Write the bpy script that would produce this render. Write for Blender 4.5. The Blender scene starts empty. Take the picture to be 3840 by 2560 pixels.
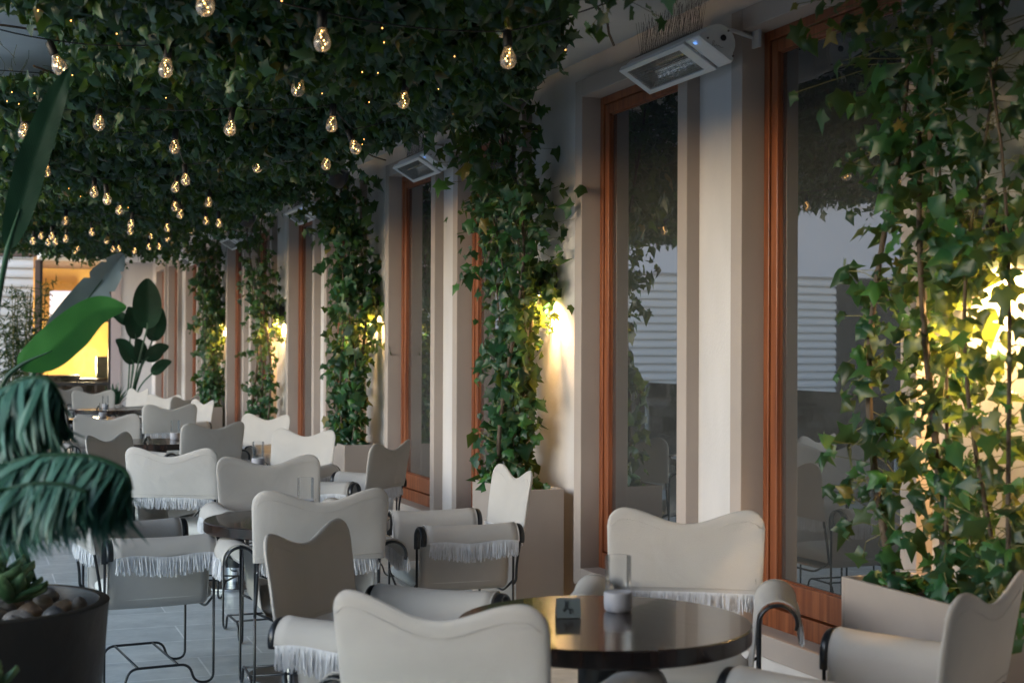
import bpy, math, random
import numpy as np
from mathutils import Vector, Matrix
random.seed(7); rng = np.random.default_rng(11)
S = bpy.context.scene
C = S.collection
R = math.radians
PI = math.pi

# ------------------------------------------------------------------ camera
H = 1.53
camd = bpy.data.cameras.new('camera'); cam = bpy.data.objects.new('camera', camd); C.objects.link(cam); S.camera = cam
camd.lens = 50; camd.sensor_width = 36; camd.clip_end = 500; camd.clip_start = .05
CR = Matrix.Rotation(R(-20.75), 4, 'Z') @ Matrix.Rotation(R(90.33), 4, 'X') @ Matrix.Rotation(R(.25), 4, 'Z')
cam.matrix_world = Matrix.Translation((0, 0, H)) @ CR
camd.dof.use_dof = True; camd.dof.focus_distance = 7.6; camd.dof.aperture_fstop = 3.8

# ------------------------------------------------------------------ world, sun, exposure
w = bpy.data.worlds.new('World'); S.world = w; w.use_nodes = True
nt = w.node_tree; bg = nt.nodes['Background']
sky = nt.nodes.new('ShaderNodeTexSky'); sky.sky_type = 'NISHITA'; sky.sun_disc = False
SUN_E, SUN_AZ = R(9), R(-102)
sky.sun_elevation = SUN_E; sky.sun_rotation = SUN_AZ; sky.air_density = 1.0; sky.dust_density = 1.0; sky.ozone_density = 2.6
nt.links.new(sky.outputs[0], bg.inputs[0]); bg.inputs[1].default_value = .15
sl = bpy.data.lights.new('sun', 'SUN'); sl.energy = .8; sl.angle = R(60); sl.color = (.84, .91, 1)
sun = bpy.data.objects.new('sun', sl); C.objects.link(sun)
sd = Vector((math.sin(SUN_AZ)*math.cos(SUN_E), math.cos(SUN_AZ)*math.cos(SUN_E), math.sin(SUN_E)))
sun.rotation_euler = (-sd).to_track_quat('-Z', 'Y').to_euler()
S.view_settings.view_transform = 'Standard'; S.view_settings.look = 'None'
S.view_settings.exposure = 1.9; S.view_settings.gamma = 1
S.cycles.max_bounces = 8; S.cycles.diffuse_bounces = 4; S.cycles.transparent_max_bounces = 16
S.cycles.sample_clamp_indirect = 6

# ------------------------------------------------------------------ materials
def mat(name, col, rough=.6, metal=0, bump=0, bscale=40, var=0, vscale=4, emit=None, es=0, transl=0, spec=.5, col2=None, coat=0, stretch=None):
    m = bpy.data.materials.new(name); m.use_nodes = True
    n = m.node_tree.nodes; l = m.node_tree.links; p = n['Principled BSDF']
    p.inputs['Base Color'].default_value = (*col, 1); p.inputs['Roughness'].default_value = rough
    p.inputs['Metallic'].default_value = metal; p.inputs['Specular IOR Level'].default_value = spec
    p.inputs['Coat Weight'].default_value = coat
    tc = n.new('ShaderNodeTexCoord'); src = tc.outputs['Object']
    if stretch:
        mp = n.new('ShaderNodeMapping'); mp.inputs['Scale'].default_value = stretch; l.new(src, mp.inputs[0]); src = mp.outputs[0]
    if var or col2:
        t = n.new('ShaderNodeTexNoise'); t.inputs['Scale'].default_value = vscale; t.inputs['Detail'].default_value = 6; l.new(src, t.inputs['Vector'])
        r = n.new('ShaderNodeValToRGB'); r.color_ramp.elements[0].position = .35; r.color_ramp.elements[1].position = .65
        a = col2 or tuple(c*(1-var) for c in col)
        r.color_ramp.elements[0].color = (*a, 1); r.color_ramp.elements[1].color = (*[c if col2 else min(1, c*(1+var)) for c in col], 1)
        l.new(t.outputs['Fac'], r.inputs[0]); l.new(r.outputs[0], p.inputs['Base Color'])
    if bump:
        t = n.new('ShaderNodeTexNoise'); t.inputs['Scale'].default_value = bscale; t.inputs['Detail'].default_value = 5; l.new(src, t.inputs['Vector'])
        b = n.new('ShaderNodeBump'); b.inputs['Strength'].default_value = bump; b.inputs['Distance'].default_value = .01
        l.new(t.outputs['Fac'], b.inputs['Height']); l.new(b.outputs[0], p.inputs['Normal'])
    if emit:
        p.inputs['Emission Color'].default_value = (*emit, 1); p.inputs['Emission Strength'].default_value = es
    if transl:
        tr = n.new('ShaderNodeBsdfTranslucent'); tr.inputs[0].default_value = (*col, 1)
        mx = n.new('ShaderNodeMixShader'); mx.inputs[0].default_value = transl
        l.new(p.outputs[0], mx.inputs[1]); l.new(tr.outputs[0], mx.inputs[2]); l.new(mx.outputs[0], n['Material Output'].inputs[0])
    return m

def leaf_mat(name, dark, mid, light, rough=.42, transl=.28, tcol=None, brown=None):
    m = bpy.data.materials.new(name); m.use_nodes = True
    n = m.node_tree.nodes; l = m.node_tree.links; p = n['Principled BSDF']
    at = n.new('ShaderNodeAttribute'); at.attribute_name = 'tone'
    r = n.new('ShaderNodeValToRGB'); e = r.color_ramp.elements
    e[0].position = 0; e[0].color = (*dark, 1); e[1].position = 1; e[1].color = (*light, 1)
    q = e.new(.55); q.color = (*mid, 1)
    e[2].position = .93; q2 = e.new(.985); q2.color = (*(brown or light), 1)
    l.new(at.outputs['Fac'], r.inputs[0]); l.new(r.outputs[0], p.inputs['Base Color'])
    p.inputs['Roughness'].default_value = rough; p.inputs['Specular IOR Level'].default_value = .4
    tr = n.new('ShaderNodeBsdfTranslucent')
    mu = n.new('ShaderNodeMixRGB'); mu.blend_type = 'MIX'; mu.inputs[0].default_value = .6; mu.inputs[2].default_value = (*(tcol or (.25, .42, .04)), 1)
    l.new(r.outputs[0], mu.inputs[1]); l.new(mu.outputs[0], tr.inputs[0])
    mx = n.new('ShaderNodeMixShader'); mx.inputs[0].default_value = transl
    l.new(p.outputs[0], mx.inputs[1]); l.new(tr.outputs[0], mx.inputs[2]); l.new(mx.outputs[0], n['Material Output'].inputs[0])
    return m

def thin_glass(name, tint, refl=.08, boost=1.0, rough=0.0, dust_sheen=0):
    m = bpy.data.materials.new(name); m.use_nodes = True
    n = m.node_tree.nodes; l = m.node_tree.links; n.remove(n['Principled BSDF'])
    t = n.new('ShaderNodeBsdfTransparent'); t.inputs[0].default_value = (*tint, 1)
    g = n.new('ShaderNodeBsdfGlossy'); g.inputs['Roughness'].default_value = rough
    lw = n.new('ShaderNodeFresnel'); lw.inputs[0].default_value = 1.5
    a = n.new('ShaderNodeMath'); a.operation = 'MULTIPLY_ADD'; a.inputs[1].default_value = boost; a.inputs[2].default_value = refl; a.use_clamp = True
    mx = n.new('ShaderNodeMixShader'); l.new(lw.outputs[0], a.inputs[0]); l.new(a.outputs[0], mx.inputs[0])
    l.new(t.outputs[0], mx.inputs[1]); l.new(g.outputs[0], mx.inputs[2]); out = mx
    if dust_sheen:  # pale diffuse film: dust on the panes, painted sheen on the bulbs
        df = n.new('ShaderNodeBsdfDiffuse'); df.inputs[0].default_value = (.55, .57, .56, 1); m2 = n.new('ShaderNodeMixShader'); m2.inputs[0].default_value = dust_sheen
        l.new(mx.outputs[0], m2.inputs[1]); l.new(df.outputs[0], m2.inputs[2]); out = m2
    l.new(out.outputs[0], n['Material Output'].inputs[0])
    return m

def wood_mat(name, a, b, scale, rough=.4, coat=.2, axis='Z'):
    m = bpy.data.materials.new(name); m.use_nodes = True
    n = m.node_tree.nodes; l = m.node_tree.links; p = n['Principled BSDF']
    tc = n.new('ShaderNodeTexCoord'); mp = n.new('ShaderNodeMapping'); mp.inputs['Scale'].default_value = scale
    l.new(tc.outputs['Object'], mp.inputs[0])
    t = n.new('ShaderNodeTexNoise'); t.inputs['Scale'].default_value = 1; t.inputs['Detail'].default_value = 8; t.inputs['Roughness'].default_value = .65
    l.new(mp.outputs[0], t.inputs['Vector'])
    r = n.new('ShaderNodeValToRGB'); r.color_ramp.elements[0].position = .38; r.color_ramp.elements[1].position = .66
    r.color_ramp.elements[0].color = (*a, 1); r.color_ramp.elements[1].color = (*b, 1)
    l.new(t.outputs['Fac'], r.inputs[0]); l.new(r.outputs[0], p.inputs['Base Color'])
    p.inputs['Roughness'].default_value = rough; p.inputs['Coat Weight'].default_value = coat
    b_ = n.new('ShaderNodeBump'); b_.inputs['Strength'].default_value = .12; b_.inputs['Distance'].default_value = .004
    l.new(t.outputs['Fac'], b_.inputs['Height']); l.new(b_.outputs[0], p.inputs['Normal'])
    return m

def floor_mat():
    m = bpy.data.materials.new('slate_paving'); m.use_nodes = True
    n = m.node_tree.nodes; l = m.node_tree.links; p = n['Principled BSDF']
    tc = n.new('ShaderNodeTexCoord'); mp = n.new('ShaderNodeMapping'); mp.inputs['Location'].default_value = (.35, .07, 0)
    l.new(tc.outputs['Object'], mp.inputs[0])
    br = n.new('ShaderNodeTexBrick'); br.offset = .37; br.inputs['Scale'].default_value = 1
    br.inputs['Brick Width'].default_value = .86; br.inputs['Row Height'].default_value = .425
    br.inputs['Mortar Size'].default_value = .005; br.inputs['Mortar Smooth'].default_value = .1; br.inputs['Bias'].default_value = 0
    br.inputs['Color1'].default_value = (.50, .52, .53, 1); br.inputs['Color2'].default_value = (.60, .61, .61, 1); br.inputs['Mortar'].default_value = (.82, .82, .82, 1)
    l.new(mp.outputs[0], br.inputs['Vector'])
    t = n.new('ShaderNodeTexNoise'); t.inputs['Scale'].default_value = 5; t.inputs['Detail'].default_value = 10; t.inputs['Roughness'].default_value = .7
    l.new(tc.outputs['Object'], t.inputs['Vector'])
    r = n.new('ShaderNodeValToRGB'); r.color_ramp.elements[0].position = .3; r.color_ramp.elements[1].position = .75
    r.color_ramp.elements[0].color = (.75, .77, .79, 1); r.color_ramp.elements[1].color = (1.25, 1.25, 1.25, 1)
    l.new(t.outputs['Fac'], r.inputs[0])
    mu = n.new('ShaderNodeMixRGB'); mu.blend_type = 'MULTIPLY'; mu.inputs[0].default_value = 1
    l.new(br.outputs['Color'], mu.inputs[1]); l.new(r.outputs[0], mu.inputs[2]); l.new(mu.outputs[0], p.inputs['Base Color'])
    p.inputs['Roughness'].default_value = .36
    ad = n.new('ShaderNodeMath'); ad.operation = 'MULTIPLY_ADD'; ad.inputs[1].default_value = -.5
    l.new(br.outputs['Fac'], ad.inputs[0]); l.new(t.outputs['Fac'], ad.inputs[2])
    b = n.new('ShaderNodeBump'); b.inputs['Strength'].default_value = .35; b.inputs['Distance'].default_value = .006
    l.new(ad.outputs[0], b.inputs['Height']); l.new(b.outputs[0], p.inputs['Normal'])
    return m

def canvas_mat():
    m = mat('canvas', (.52, .49, .46), .85, bump=.25, bscale=350, var=.05, vscale=3, transl=.10, spec=.15)
    n = m.node_tree.nodes; l = m.node_tree.links
    tc = n.new('ShaderNodeTexCoord'); t = n.new('ShaderNodeTexNoise'); t.inputs['Scale'].default_value = 4.5; t.inputs['Detail'].default_value = 2; t.inputs['Distortion'].default_value = 1.2
    oi = n.new('ShaderNodeObjectInfo'); ad = n.new('ShaderNodeVectorMath'); ad.operation = 'ADD'
    l.new(tc.outputs['Object'], ad.inputs[0]); l.new(oi.outputs['Random'], ad.inputs[1]); l.new(ad.outputs[0], t.inputs['Vector'])
    b = n.new('ShaderNodeBump'); b.inputs['Strength'].default_value = .22; b.inputs['Distance'].default_value = .03
    old = [x for x in n if x.type == 'BUMP' and x != b][0]
    l.new(t.outputs['Fac'], b.inputs['Height']); l.new(b.outputs[0], old.inputs['Normal'])
    return m

M = dict(
    wall=mat('wall_plaster', (.58, .55, .54), .85, bump=.3, bscale=160, var=.09, vscale=2.4, stretch=(1, 1, .3)),
    trim=mat('trim_plaster', (.39, .33, .295), .8, bump=.12, bscale=140, var=.07, vscale=1.3),
    ceil=mat('ceiling_plaster', (.74, .75, .75), .9, bump=.15, bscale=90, var=.03),
    floor=floor_mat(),
    ground=mat('courtyard_paving', (.62, .61, .59), .8, var=.15, vscale=.6),
    wood=wood_mat('oiled_wood', (.15, .038, .012), (.30, .092, .032), (30, 30, 1.2)),
    glass=thin_glass('window_glass', (.50, .51, .51), .23, 1.5, 0, .045),
    dark=mat('dark_interior', (.05, .045, .04), .9, var=.2),
    curtain=mat('curtain', (.06, .075, .085), .9, bump=.3, bscale=20),
    planter=mat('planter_paint', (.35, .295, .26), .6, bump=.04, bscale=200, var=.08, vscale=2),
    soil=mat('soil', (.03, .022, .016), .95, bump=1, bscale=60),
    black=mat('black_metal', (.012, .013, .016), .32, metal=.0, spec=.6),
    canvas=canvas_mat(),
    fringe=mat('fringe_cord', (.72, .72, .74), .8, var=.06, vscale=30, transl=.12),
    cushion=mat('cushion', (.66, .64, .60), .85, bump=.2, bscale=200),
    ebony=wood_mat('striped_ebony', (.008, .006, .0055), (.04, .02, .014), (38, 1.0, 1.5), .22, .25),
    chrome=mat('chrome', (.6, .6, .62), .12, metal=1),
    disc=mat('base_disc', (.04, .03, .026), .3),
    bulbglass=thin_glass('bulb_glass', (.86, .86, .86), .14, 1.3, .2, .13),  # diffuse share whitens the bulbs in place of bright reflections
    vase=thin_glass('vase_glass', (.985, .99, .99), .01, .7),
    clear=thin_glass('clear_glass', (.93, .95, .96), .03, 1.6),
    wax=mat('grey_concrete_cup', (.36, .36, .40), .6),
    heater=mat('heater_enamel', (.58, .60, .63), .35),
    reflector=mat('reflector', (.88, .85, .80), .07, metal=1, bump=.5, bscale=24),
    grille=mat('grille_wire', (.25, .25, .25), .3, metal=1),
    led=mat('blue_led', (.1, .2, .8), .4, emit=(.2, .45, 1), es=.25),
    steel=mat('spike_wire', (.12, .11, .11), .4, metal=.8),
    stem=mat('ivy_stem', (.09, .065, .045), .8, bump=.6, bscale=60, var=.3, vscale=10),
    tendril=mat('tendril', (.16, .15, .05), .7, var=.3, vscale=3),
    ivy=leaf_mat('ivy_leaf', (.008, .027, .017), (.022, .070, .032), (.085, .17, .065), .38, .2, None, (.13, .085, .03)),
    ivybig=leaf_mat('ivy_leaf_large', (.006, .030, .020), (.016, .080, .032), (.05, .17, .035), .36, .32, (.36, .42, .05), (.20, .15, .04)),
    bamboo=leaf_mat('bamboo_leaf', (.012, .026, .014), (.022, .045, .022), (.05, .08, .035), .5, .2),
    paddle=mat('paddle_leaf', (.020, .075, .035), .35, var=.3, vscale=3, transl=.15),
    paddledark=mat('paddle_leaf_dark', (.008, .034, .016), .5, spec=.2, var=.25, vscale=3, transl=.10),
    paddleback=mat('paddle_leaf_underside', (.24, .30, .31), .4, var=.2, vscale=4, transl=.08),
    paddlebright=mat('paddle_leaf_bright', (.065, .25, .055), .35, var=.2, vscale=4, transl=.35),  # brighter green and more translucent than the other blades
    palm=leaf_mat('palm_frond', (.03, .095, .07), (.07, .19, .145), (.18, .32, .26), .4, .12, (.1, .3, .1)),
    succ=leaf_mat('succulent', (.02, .06, .03), (.06, .14, .06), (.20, .32, .14), .4, .08),
    pot=mat('cast_iron_pot', (.010, .010, .010), .5, bump=.5, bscale=14, col2=(.026, .018, .012), vscale=2.5),
    stone=mat('river_pebble', (.19, .17, .16), .55, bump=.2, bscale=40, var=.3, vscale=18, stretch=(1, 1, 4)),
    stoneb=mat('brown_pebble', (.20, .14, .10), .5, bump=.2, bscale=40, var=.3, vscale=20),
    stoned=mat('dark_pebble', (.07, .07, .075), .5, bump=.2, bscale=40, var=.4, vscale=14, stretch=(1, 1, 3)),
    filament=mat('filament_glow', (.9, .5, .1), .5, emit=(1, .55, .17), es=6),
    fairy=mat('fairy_glow', (.9, .5, .1), .5, emit=(1, .42, .10), es=2.0),
    cable=mat('black_cable', (.01, .01, .01), .5),
    lampglow=mat('lamp_lens', (.9, .8, .4), .5, emit=(1, .72, .24), es=7),
    siding=mat('siding_paint', (.72, .68, .64), .7, bump=.1, bscale=30),
    band=mat('fascia_render', (.74, .72, .74), .8),
    winblue=thin_glass('courtyard_window_glass', (.3, .3, .32), .12, 1.5),
    darkframe=mat('dark_frame', (.03, .03, .032), .4),
    brown=mat('brown_post', (.13, .08, .06), .6),
    orange=mat('ochre_wall', (.82, .55, .17), .8, var=.05),
    rail=thin_glass('railing_glass', (.80, .90, .90), .04, 1.3),
    paper=mat('tent_card', (.10, .12, .125), .35),
    ink=mat('ink', (.01, .012, .014), .5),
    pinkish=mat('corner_render', (.46, .38, .38), .8),
)

for k_ in ('paddle', 'paddledark', 'paddleback', 'paddlebright'):
    m = M[k_]; n = m.node_tree.nodes; l = m.node_tree.links; p = n['Principled BSDF']
    at_ = n.new('ShaderNodeAttribute'); at_.attribute_name = 'vein'
    a = n.new('ShaderNodeMath'); a.operation = 'MULTIPLY'; a.inputs[1].default_value = 330; l.new(at_.outputs['Fac'], a.inputs[0])
    c = n.new('ShaderNodeMath'); c.operation = 'SINE'; l.new(a.outputs[0], c.inputs[0])
    b_ = n.new('ShaderNodeBump'); b_.inputs['Strength'].default_value = .14; b_.inputs['Distance'].default_value = .002; l.new(c.outputs[0], b_.inputs['Height']); l.new(b_.outputs[0], p.inputs['Normal'])
# ------------------------------------------------------------------ builders
class MB:
    def __init__(s): s.at = []; s.v = []; s.f = []; s.m = []; s.mi = 0
    def add(s, vs, fs):
        o = len(s.v); s.v += [tuple(v) for v in vs]; s.f += [tuple(i+o for i in f) for f in fs]; s.m += [s.mi]*len(fs)
    def box(s, x0, x1, y0, y1, z0, z1):
        s.add([(x, y, z) for x in (x0, x1) for y in (y0, y1) for z in (z0, z1)],
              [(0, 1, 3, 2), (4, 6, 7, 5), (0, 4, 5, 1), (2, 3, 7, 6), (0, 2, 6, 4), (1, 5, 7, 3)])
    def tube(s, path, r, seg=8, ry=None, ref=None, cap=True):
        P = [Vector(p) for p in path]; n = len(P); rr = r if hasattr(r, '__len__') else [r]*n
        T = [((P[min(i+1, n-1)]-P[max(i-1, 0)]).normalized()) for i in range(n)]
        up = Vector(ref) if ref else (Vector((0, 0, 1)) if abs(T[0].z) < .9 else Vector((1, 0, 0)))
        a = (up - T[0]*up.dot(T[0])).normalized(); vs = []
        for i in range(n):
            a = (a - T[i]*a.dot(T[i])).normalized() if not ref else (Vector(ref)-T[i]*Vector(ref).dot(T[i])).normalized()
            b = T[i].cross(a); r2 = rr[i]*(ry/r if ry else 1)
            for k in range(seg):
                t = 2*PI*k/seg; vs.append(P[i] + a*math.cos(t)*(r2) + b*math.sin(t)*rr[i])
        fs = [(i*seg+k, i*seg+(k+1) % seg, (i+1)*seg+(k+1) % seg, (i+1)*seg+k) for i in range(n-1) for k in range(seg)]
        if cap: fs += [tuple(range(seg-1, -1, -1)), tuple(range((n-1)*seg, n*seg))]
        s.add(vs, fs)
    def lathe(s, prof, seg=32, c=(0, 0, 0), close=False):
        n = len(prof); vs = [(c[0]+r*math.cos(2*PI*k/seg), c[1]+r*math.sin(2*PI*k/seg), c[2]+z) for r, z in prof for k in range(seg)]
        fs = [(i*seg+k, i*seg+(k+1) % seg, (i+1)*seg+(k+1) % seg, (i+1)*seg+k) for i in range(n-1) for k in range(seg)]
        s.add(vs, fs)
    def grid(s, pts, nu, nv):
        s.add(pts, [(i*nv+j, (i+1)*nv+j, (i+1)*nv+j+1, i*nv+j+1) for i in range(nu-1) for j in range(nv-1)])
    def build(s, name, mats, parent=None, smooth=False, bevel=0, solid=0, flip=False):
        me = bpy.data.meshes.new(name); me.from_pydata(s.v, [], s.f)
        for m in (mats if isinstance(mats, (list, tuple)) else [mats]): me.materials.append(m)
        me.polygons.foreach_set('material_index', s.m)
        if smooth: me.polygons.foreach_set('use_smooth', [True]*len(s.f))
        import bmesh
        bm = bmesh.new(); bm.from_mesh(me); bmesh.ops.recalc_face_normals(bm, faces=bm.faces); bm.to_mesh(me); bm.free()
        if smooth == 'auto': me.set_sharp_from_angle(angle=R(40))
        if len(s.at) == len(s.v) and s.at:
            a = me.attributes.new('vein', 'FLOAT', 'POINT'); a.data.foreach_set('value', s.at)
        o = bpy.data.objects.new(name, me); C.objects.link(o)
        if parent is not None: o.parent = parent
        if solid:
            md = o.modifiers.new('solid', 'SOLIDIFY'); md.thickness = solid; md.offset = 0
        if bevel:
            md = o.modifiers.new('bevel', 'BEVEL'); md.width = bevel; md.segments = 2; md.limit_method = 'ANGLE'
        return o

def fillet(pts, r, n=5):
    P = [Vector(p) for p in pts]; out = [P[0]]
    for i in range(1, len(P)-1):
        a = P[i-1]-P[i]; b = P[i+1]-P[i]; rr = min(r, a.length*.49, b.length*.49)
        p0 = P[i]+a.normalized()*rr; p1 = P[i]+b.normalized()*rr
        for k in range(n+1):
            t = k/n; out.append(p0*(1-t)**2 + P[i]*2*t*(1-t) + p1*t*t)
    out.append(P[-1]); return out

def spline(pts, n=8):
    P = [Vector(p) for p in pts]; P = [P[0]*2-P[1]]+P+[P[-1]*2-P[-2]]; out = []
    for i in range(1, len(P)-2):
        for k in range(n):
            t = k/n; a, b, c, d = P[i-1], P[i], P[i+1], P[i+2]
            out.append(.5*((2*b)+(c-a)*t+(2*a-5*b+4*c-d)*t*t+(-a+3*b-3*c+d)*t**3))
    out.append(P[-2]); return out

def tag(o, label=None, cat=None, group=None, kind=None):
    if label: o['label'] = label
    if cat: o['category'] = cat
    if group: o['group'] = group
    if kind: o['kind'] = kind
    return o
def empty(name, loc, rz=0, label=None, cat=None, group=None):
    o = bpy.data.objects.new(name, None); C.objects.link(o); o.location = loc; o.rotation_euler = (0, 0, rz); o.empty_display_size = .1
    return tag(o, label, cat, group)
def kids(o): return [c for c in bpy.data.objects if c.parent == o]
def copy_tree(o, parent=None):
    c = o.copy(); C.objects.link(c); c.parent = parent
    for ch in KID[o.name]: copy_tree2(ch, c)
    return c
KID = {}
def register(o):
    ks = kids(o); KID[o.name] = ks
    for k in ks: register(k)
def copy_tree2(o, parent):
    c = o.copy(); C.objects.link(c); c.parent = parent
    for ch in KID.get(o.name, []): copy_tree2(ch, c)
    return c

def npmesh(name, V, F, mats, parent=None, smooth=True, tone=None):
    """V (n,3), F (m,k) constant polygon size"""
    me = bpy.data.meshes.new(name); n, m, k = len(V), len(F), F.shape[1]
    me.vertices.add(n); me.vertices.foreach_set('co', np.asarray(V, dtype=np.float32).ravel())
    me.loops.add(m*k); me.loops.foreach_set('vertex_index', np.asarray(F, dtype=np.int32).ravel())
    me.polygons.add(m); me.polygons.foreach_set('loop_start', np.arange(0, m*k, k, dtype=np.int32))
    if smooth: me.polygons.foreach_set('use_smooth', np.ones(m, dtype=bool))
    me.update(calc_edges=True)
    me.materials.append(mats)
    if tone is not None:
        a = me.attributes.new('tone', 'FLOAT', 'POINT'); a.data.foreach_set('value', np.asarray(tone, dtype=np.float32))
    o = bpy.data.objects.new(name, me); C.objects.link(o)
    if parent is not None: o.parent = parent
    return o

IVY = np.array([(0, .26, .05), (0, -.02, -.02), (-.26, -.22, -.07), (-.31, .06, -.07), (-.60, .30, -.17), (-.25, .42, -.07), (0, 1.0, -.20),
                (.25, .42, -.07), (.60, .30, -.17), (.31, .06, -.07), (.26, -.22, -.07)], dtype=float)
IVYF = np.array([(0, i, i+1 if i < 10 else 1) for i in range(1, 11)])
IVY2 = np.array([(0, .26, .05), (0, -.02, -.02), (-.22, -.12, -.07), (-.34, .02, -.09), (-.46, .22, -.15), (-.34, .52, -.09), (0, 1.0, -.22),
                (.34, .52, -.09), (.46, .22, -.15), (.34, .02, -.09), (.22, -.12, -.07)], dtype=float)
BLADE = np.array([(0, 0, 0), (-.09, .3, .02), (.09, .3, .02), (-.07, .65, -.02), (.07, .65, -.02), (0, 1, -.1)], dtype=float)
BLADEF = np.array([(0, 2, 1), (1, 2, 4), (1, 4, 3), (3, 4, 5)])
def leafset(pos, normal, tip, size, tmpl=IVY, tf=IVYF, jit=.08):
    N = len(pos)
    if tmpl is IVY:
        q = rng.beta(.8, 1.6, (N, 1, 1))*.9; base_t = IVY[None]*(1-q)+IVY2[None]*q
    else: base_t = tmpl[None]
    nrm = normal/np.linalg.norm(normal, axis=1, keepdims=True)
    t = tip - nrm*np.sum(tip*nrm, axis=1, keepdims=True); t /= np.linalg.norm(t, axis=1, keepdims=True)+1e-9
    s = np.cross(t, nrm); T = base_t+rng.normal(0, jit, (N, len(tmpl), 3))*np.array([.5, .5, .7]); T[:, :, 2] *= rng.uniform(.2, 3.2, (N, 1))
    T[:, :, 0] *= rng.uniform(.75, 1.15, (N, 1))
    V = pos[:, None]+size[:, None, None]*(T[:, :, :1]*s[:, None]+T[:, :, 1:2]*t[:, None]+T[:, :, 2:]*nrm[:, None])
    F = tf[None]+(np.arange(N)*len(tmpl))[:, None, None]
    tn = np.clip(rng.beta(1.6, 2.6, N), 0, .9); tn[rng.random(N) < .012] = 1.0; tone = np.repeat(tn, len(tmpl)) + rng.normal(0, .03, N*len(tmpl))
    return V.reshape(-1, 3), F.reshape(-1, 3), np.clip(tone, 0, 1)

def ray(u, v):   # a point of the photograph (2352 px wide) as a direction; used to measure where things stand
    d = CR.to_3x3() @ Vector(((u-1176)/3267, -(v-784)/3267, -1)); return d
def at(u, v, d): return Vector((0, 0, H)) + ray(u, v)*d

# ------------------------------------------------------------------ dimensions
W = 3.25; PX = .07; WP = W+PX        # trim face, wall plane
PER = 4.05; ZC = 3.22; YB = 28.9
FAR = [5.652+PER*k for k in range(6)]; FIR = [7.464+PER*k for k in range(6)]
OW = 1.182; ZS, ZT = .286, 2.977; B = .10
def struct(o): o['kind'] = 'structure'; return o

b = MB(); b.box(-60, 30, -30, 90, -.30, -.25); struct(b.build('ground', M['ground']))
b = MB(); b.box(-1.75, WP+.02, -5, YB+.2, -.25, 0); struct(b.build('terrace_floor', M['floor']))
b = MB(); b.box(-1.75, 9, -5.2, 25.6, ZC, ZC+.35); b.box(1.15, 9, 25.6, YB+.1, ZC, ZC+.35); struct(b.build('ceiling', M['ceil']))
# long wall with openings
ops = sorted([(y-OW, y) for y in FAR+FIR]); b = MB(); y0 = -5.0
for a, c in ops:
    a -= B; c += B
    b.box(WP, WP+.4, y0, a, 0, ZC); b.box(WP, WP+.4, a, c, 0, ZS-B-.008); b.box(WP, WP+.4, a, c, ZT+B, ZC); y0 = c
b.box(WP, WP+.4, y0, YB, 0, ZC); tag(b.build('terrace_wall', M['wall']), 'long pale plaster wall with the row of tall wood windows', 'wall')
# hotel room behind: dark shell
b = MB(); b.box(WP+.42, 9, -5, YB, -.25, .1); struct(b.build('interior_floor', M['dark']))
b = MB(); b.box(8.8, 9, -5, YB, .1, ZC); b.box(WP+.42, 8.8, -5.2, -5, .1, ZC); b.box(WP+.42, 8.8, YB, YB+.2, .1, ZC)
tag(b.build('interior_wall', M['dark']), 'dark inner room wall dimly seen behind the tall window panes', 'wall')
b = MB(); b.box(-1.75, WP, -5.2, -5, 0, ZC); b.box(-1.75, -1.6, -5, 1.6, 0, ZC); tag(b.build('light_block_wall', M['wall']), 'added unseen wall behind and left of the camera, blocking light', 'wall')  # unseen walls added to keep light from behind off the terrace

# ------------------------------------------------------------------ windows
def make_window():
    root = empty('tall_window', (0, 0, 0))
    b = MB(); D = .38; y0, y1 = -OW, 0     # local y: near edge -OW, far edge 0, x=0 at trim face
    b.box(0, D, y1, y1+B, ZS-B, ZT+B); b.box(0, D, y0-B, y0, ZS-B, ZT+B)
    b.box(0, D, y0, y1, ZT, ZT+B); b.box(0, D, y0, y1, ZS-B, ZS)
    b.build('surround', M['trim'], root, bevel=.004)
    b = MB(); fx = .115; t = .045
    b.box(fx, fx+.07, y1-t, y1, ZS, ZT); b.box(fx, fx+.07, y0, y0+t, ZS, ZT)
    b.box(fx, fx+.07, y0+t, y1-t, ZT-t, ZT); b.box(fx, fx+.07, y0+t, y1-t, ZS, ZS+.09)
    b.build('frame', M['wood'], root, bevel=.004)
    b = MB(); sx = fx+.008; a0, a1, z0, z1 = y0+t+.004, y1-t-.004, ZS+.098, ZT-t-.004; t2 = .055
    b.box(sx, sx+.075, a1-t2, a1, z0, z1); b.box(sx, sx+.075, a0, a0+t2, z0, z1)
    b.box(sx, sx+.075, a0+t2, a1-t2, z1-t2, z1); b.box(sx, sx+.075, a0+t2, a1-t2, z0, z0+.12)
    sash = b.build('sash', M['wood'], root, bevel=.004)
    b = MB(); q = .006
    b.box(sx+.018, sx+.07, a1-t2-q, a1-t2, z0+.12, z1-t2); b.box(sx+.018, sx+.07, a0+t2, a0+t2+q, z0+.12, z1-t2)
    b.box(sx+.018, sx+.07, a0+t2+q, a1-t2-q, z1-t2-q, z1-t2); b.box(sx+.018, sx+.07, a0+t2+q, a1-t2-q, z0+.12, z0+.12+q)
    b.build('glazing_bead', M['wood'], sash)
    b = MB(); b.box(sx+.026, sx+.030, a0+t2+.0065, a1-t2-.0065, z0+.127, z1-t2-.0065)
    b.build('pane', M['glass'], sash)
    b = MB(); pts = []; n = 40
    for i in range(n):
        y = a1-t2-.02-.30*i/(n-1)*1.0
        x = .40+.03*math.sin(i*1.35)+.01*math.sin(i*.5)
        pts += [(x, y, ZS+.05), (x, y, ZT)]
    b.grid(pts, n, 2); b.build('curtain', M['curtain'], root, smooth=True)
    return root
win = make_window(); register(win)
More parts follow.
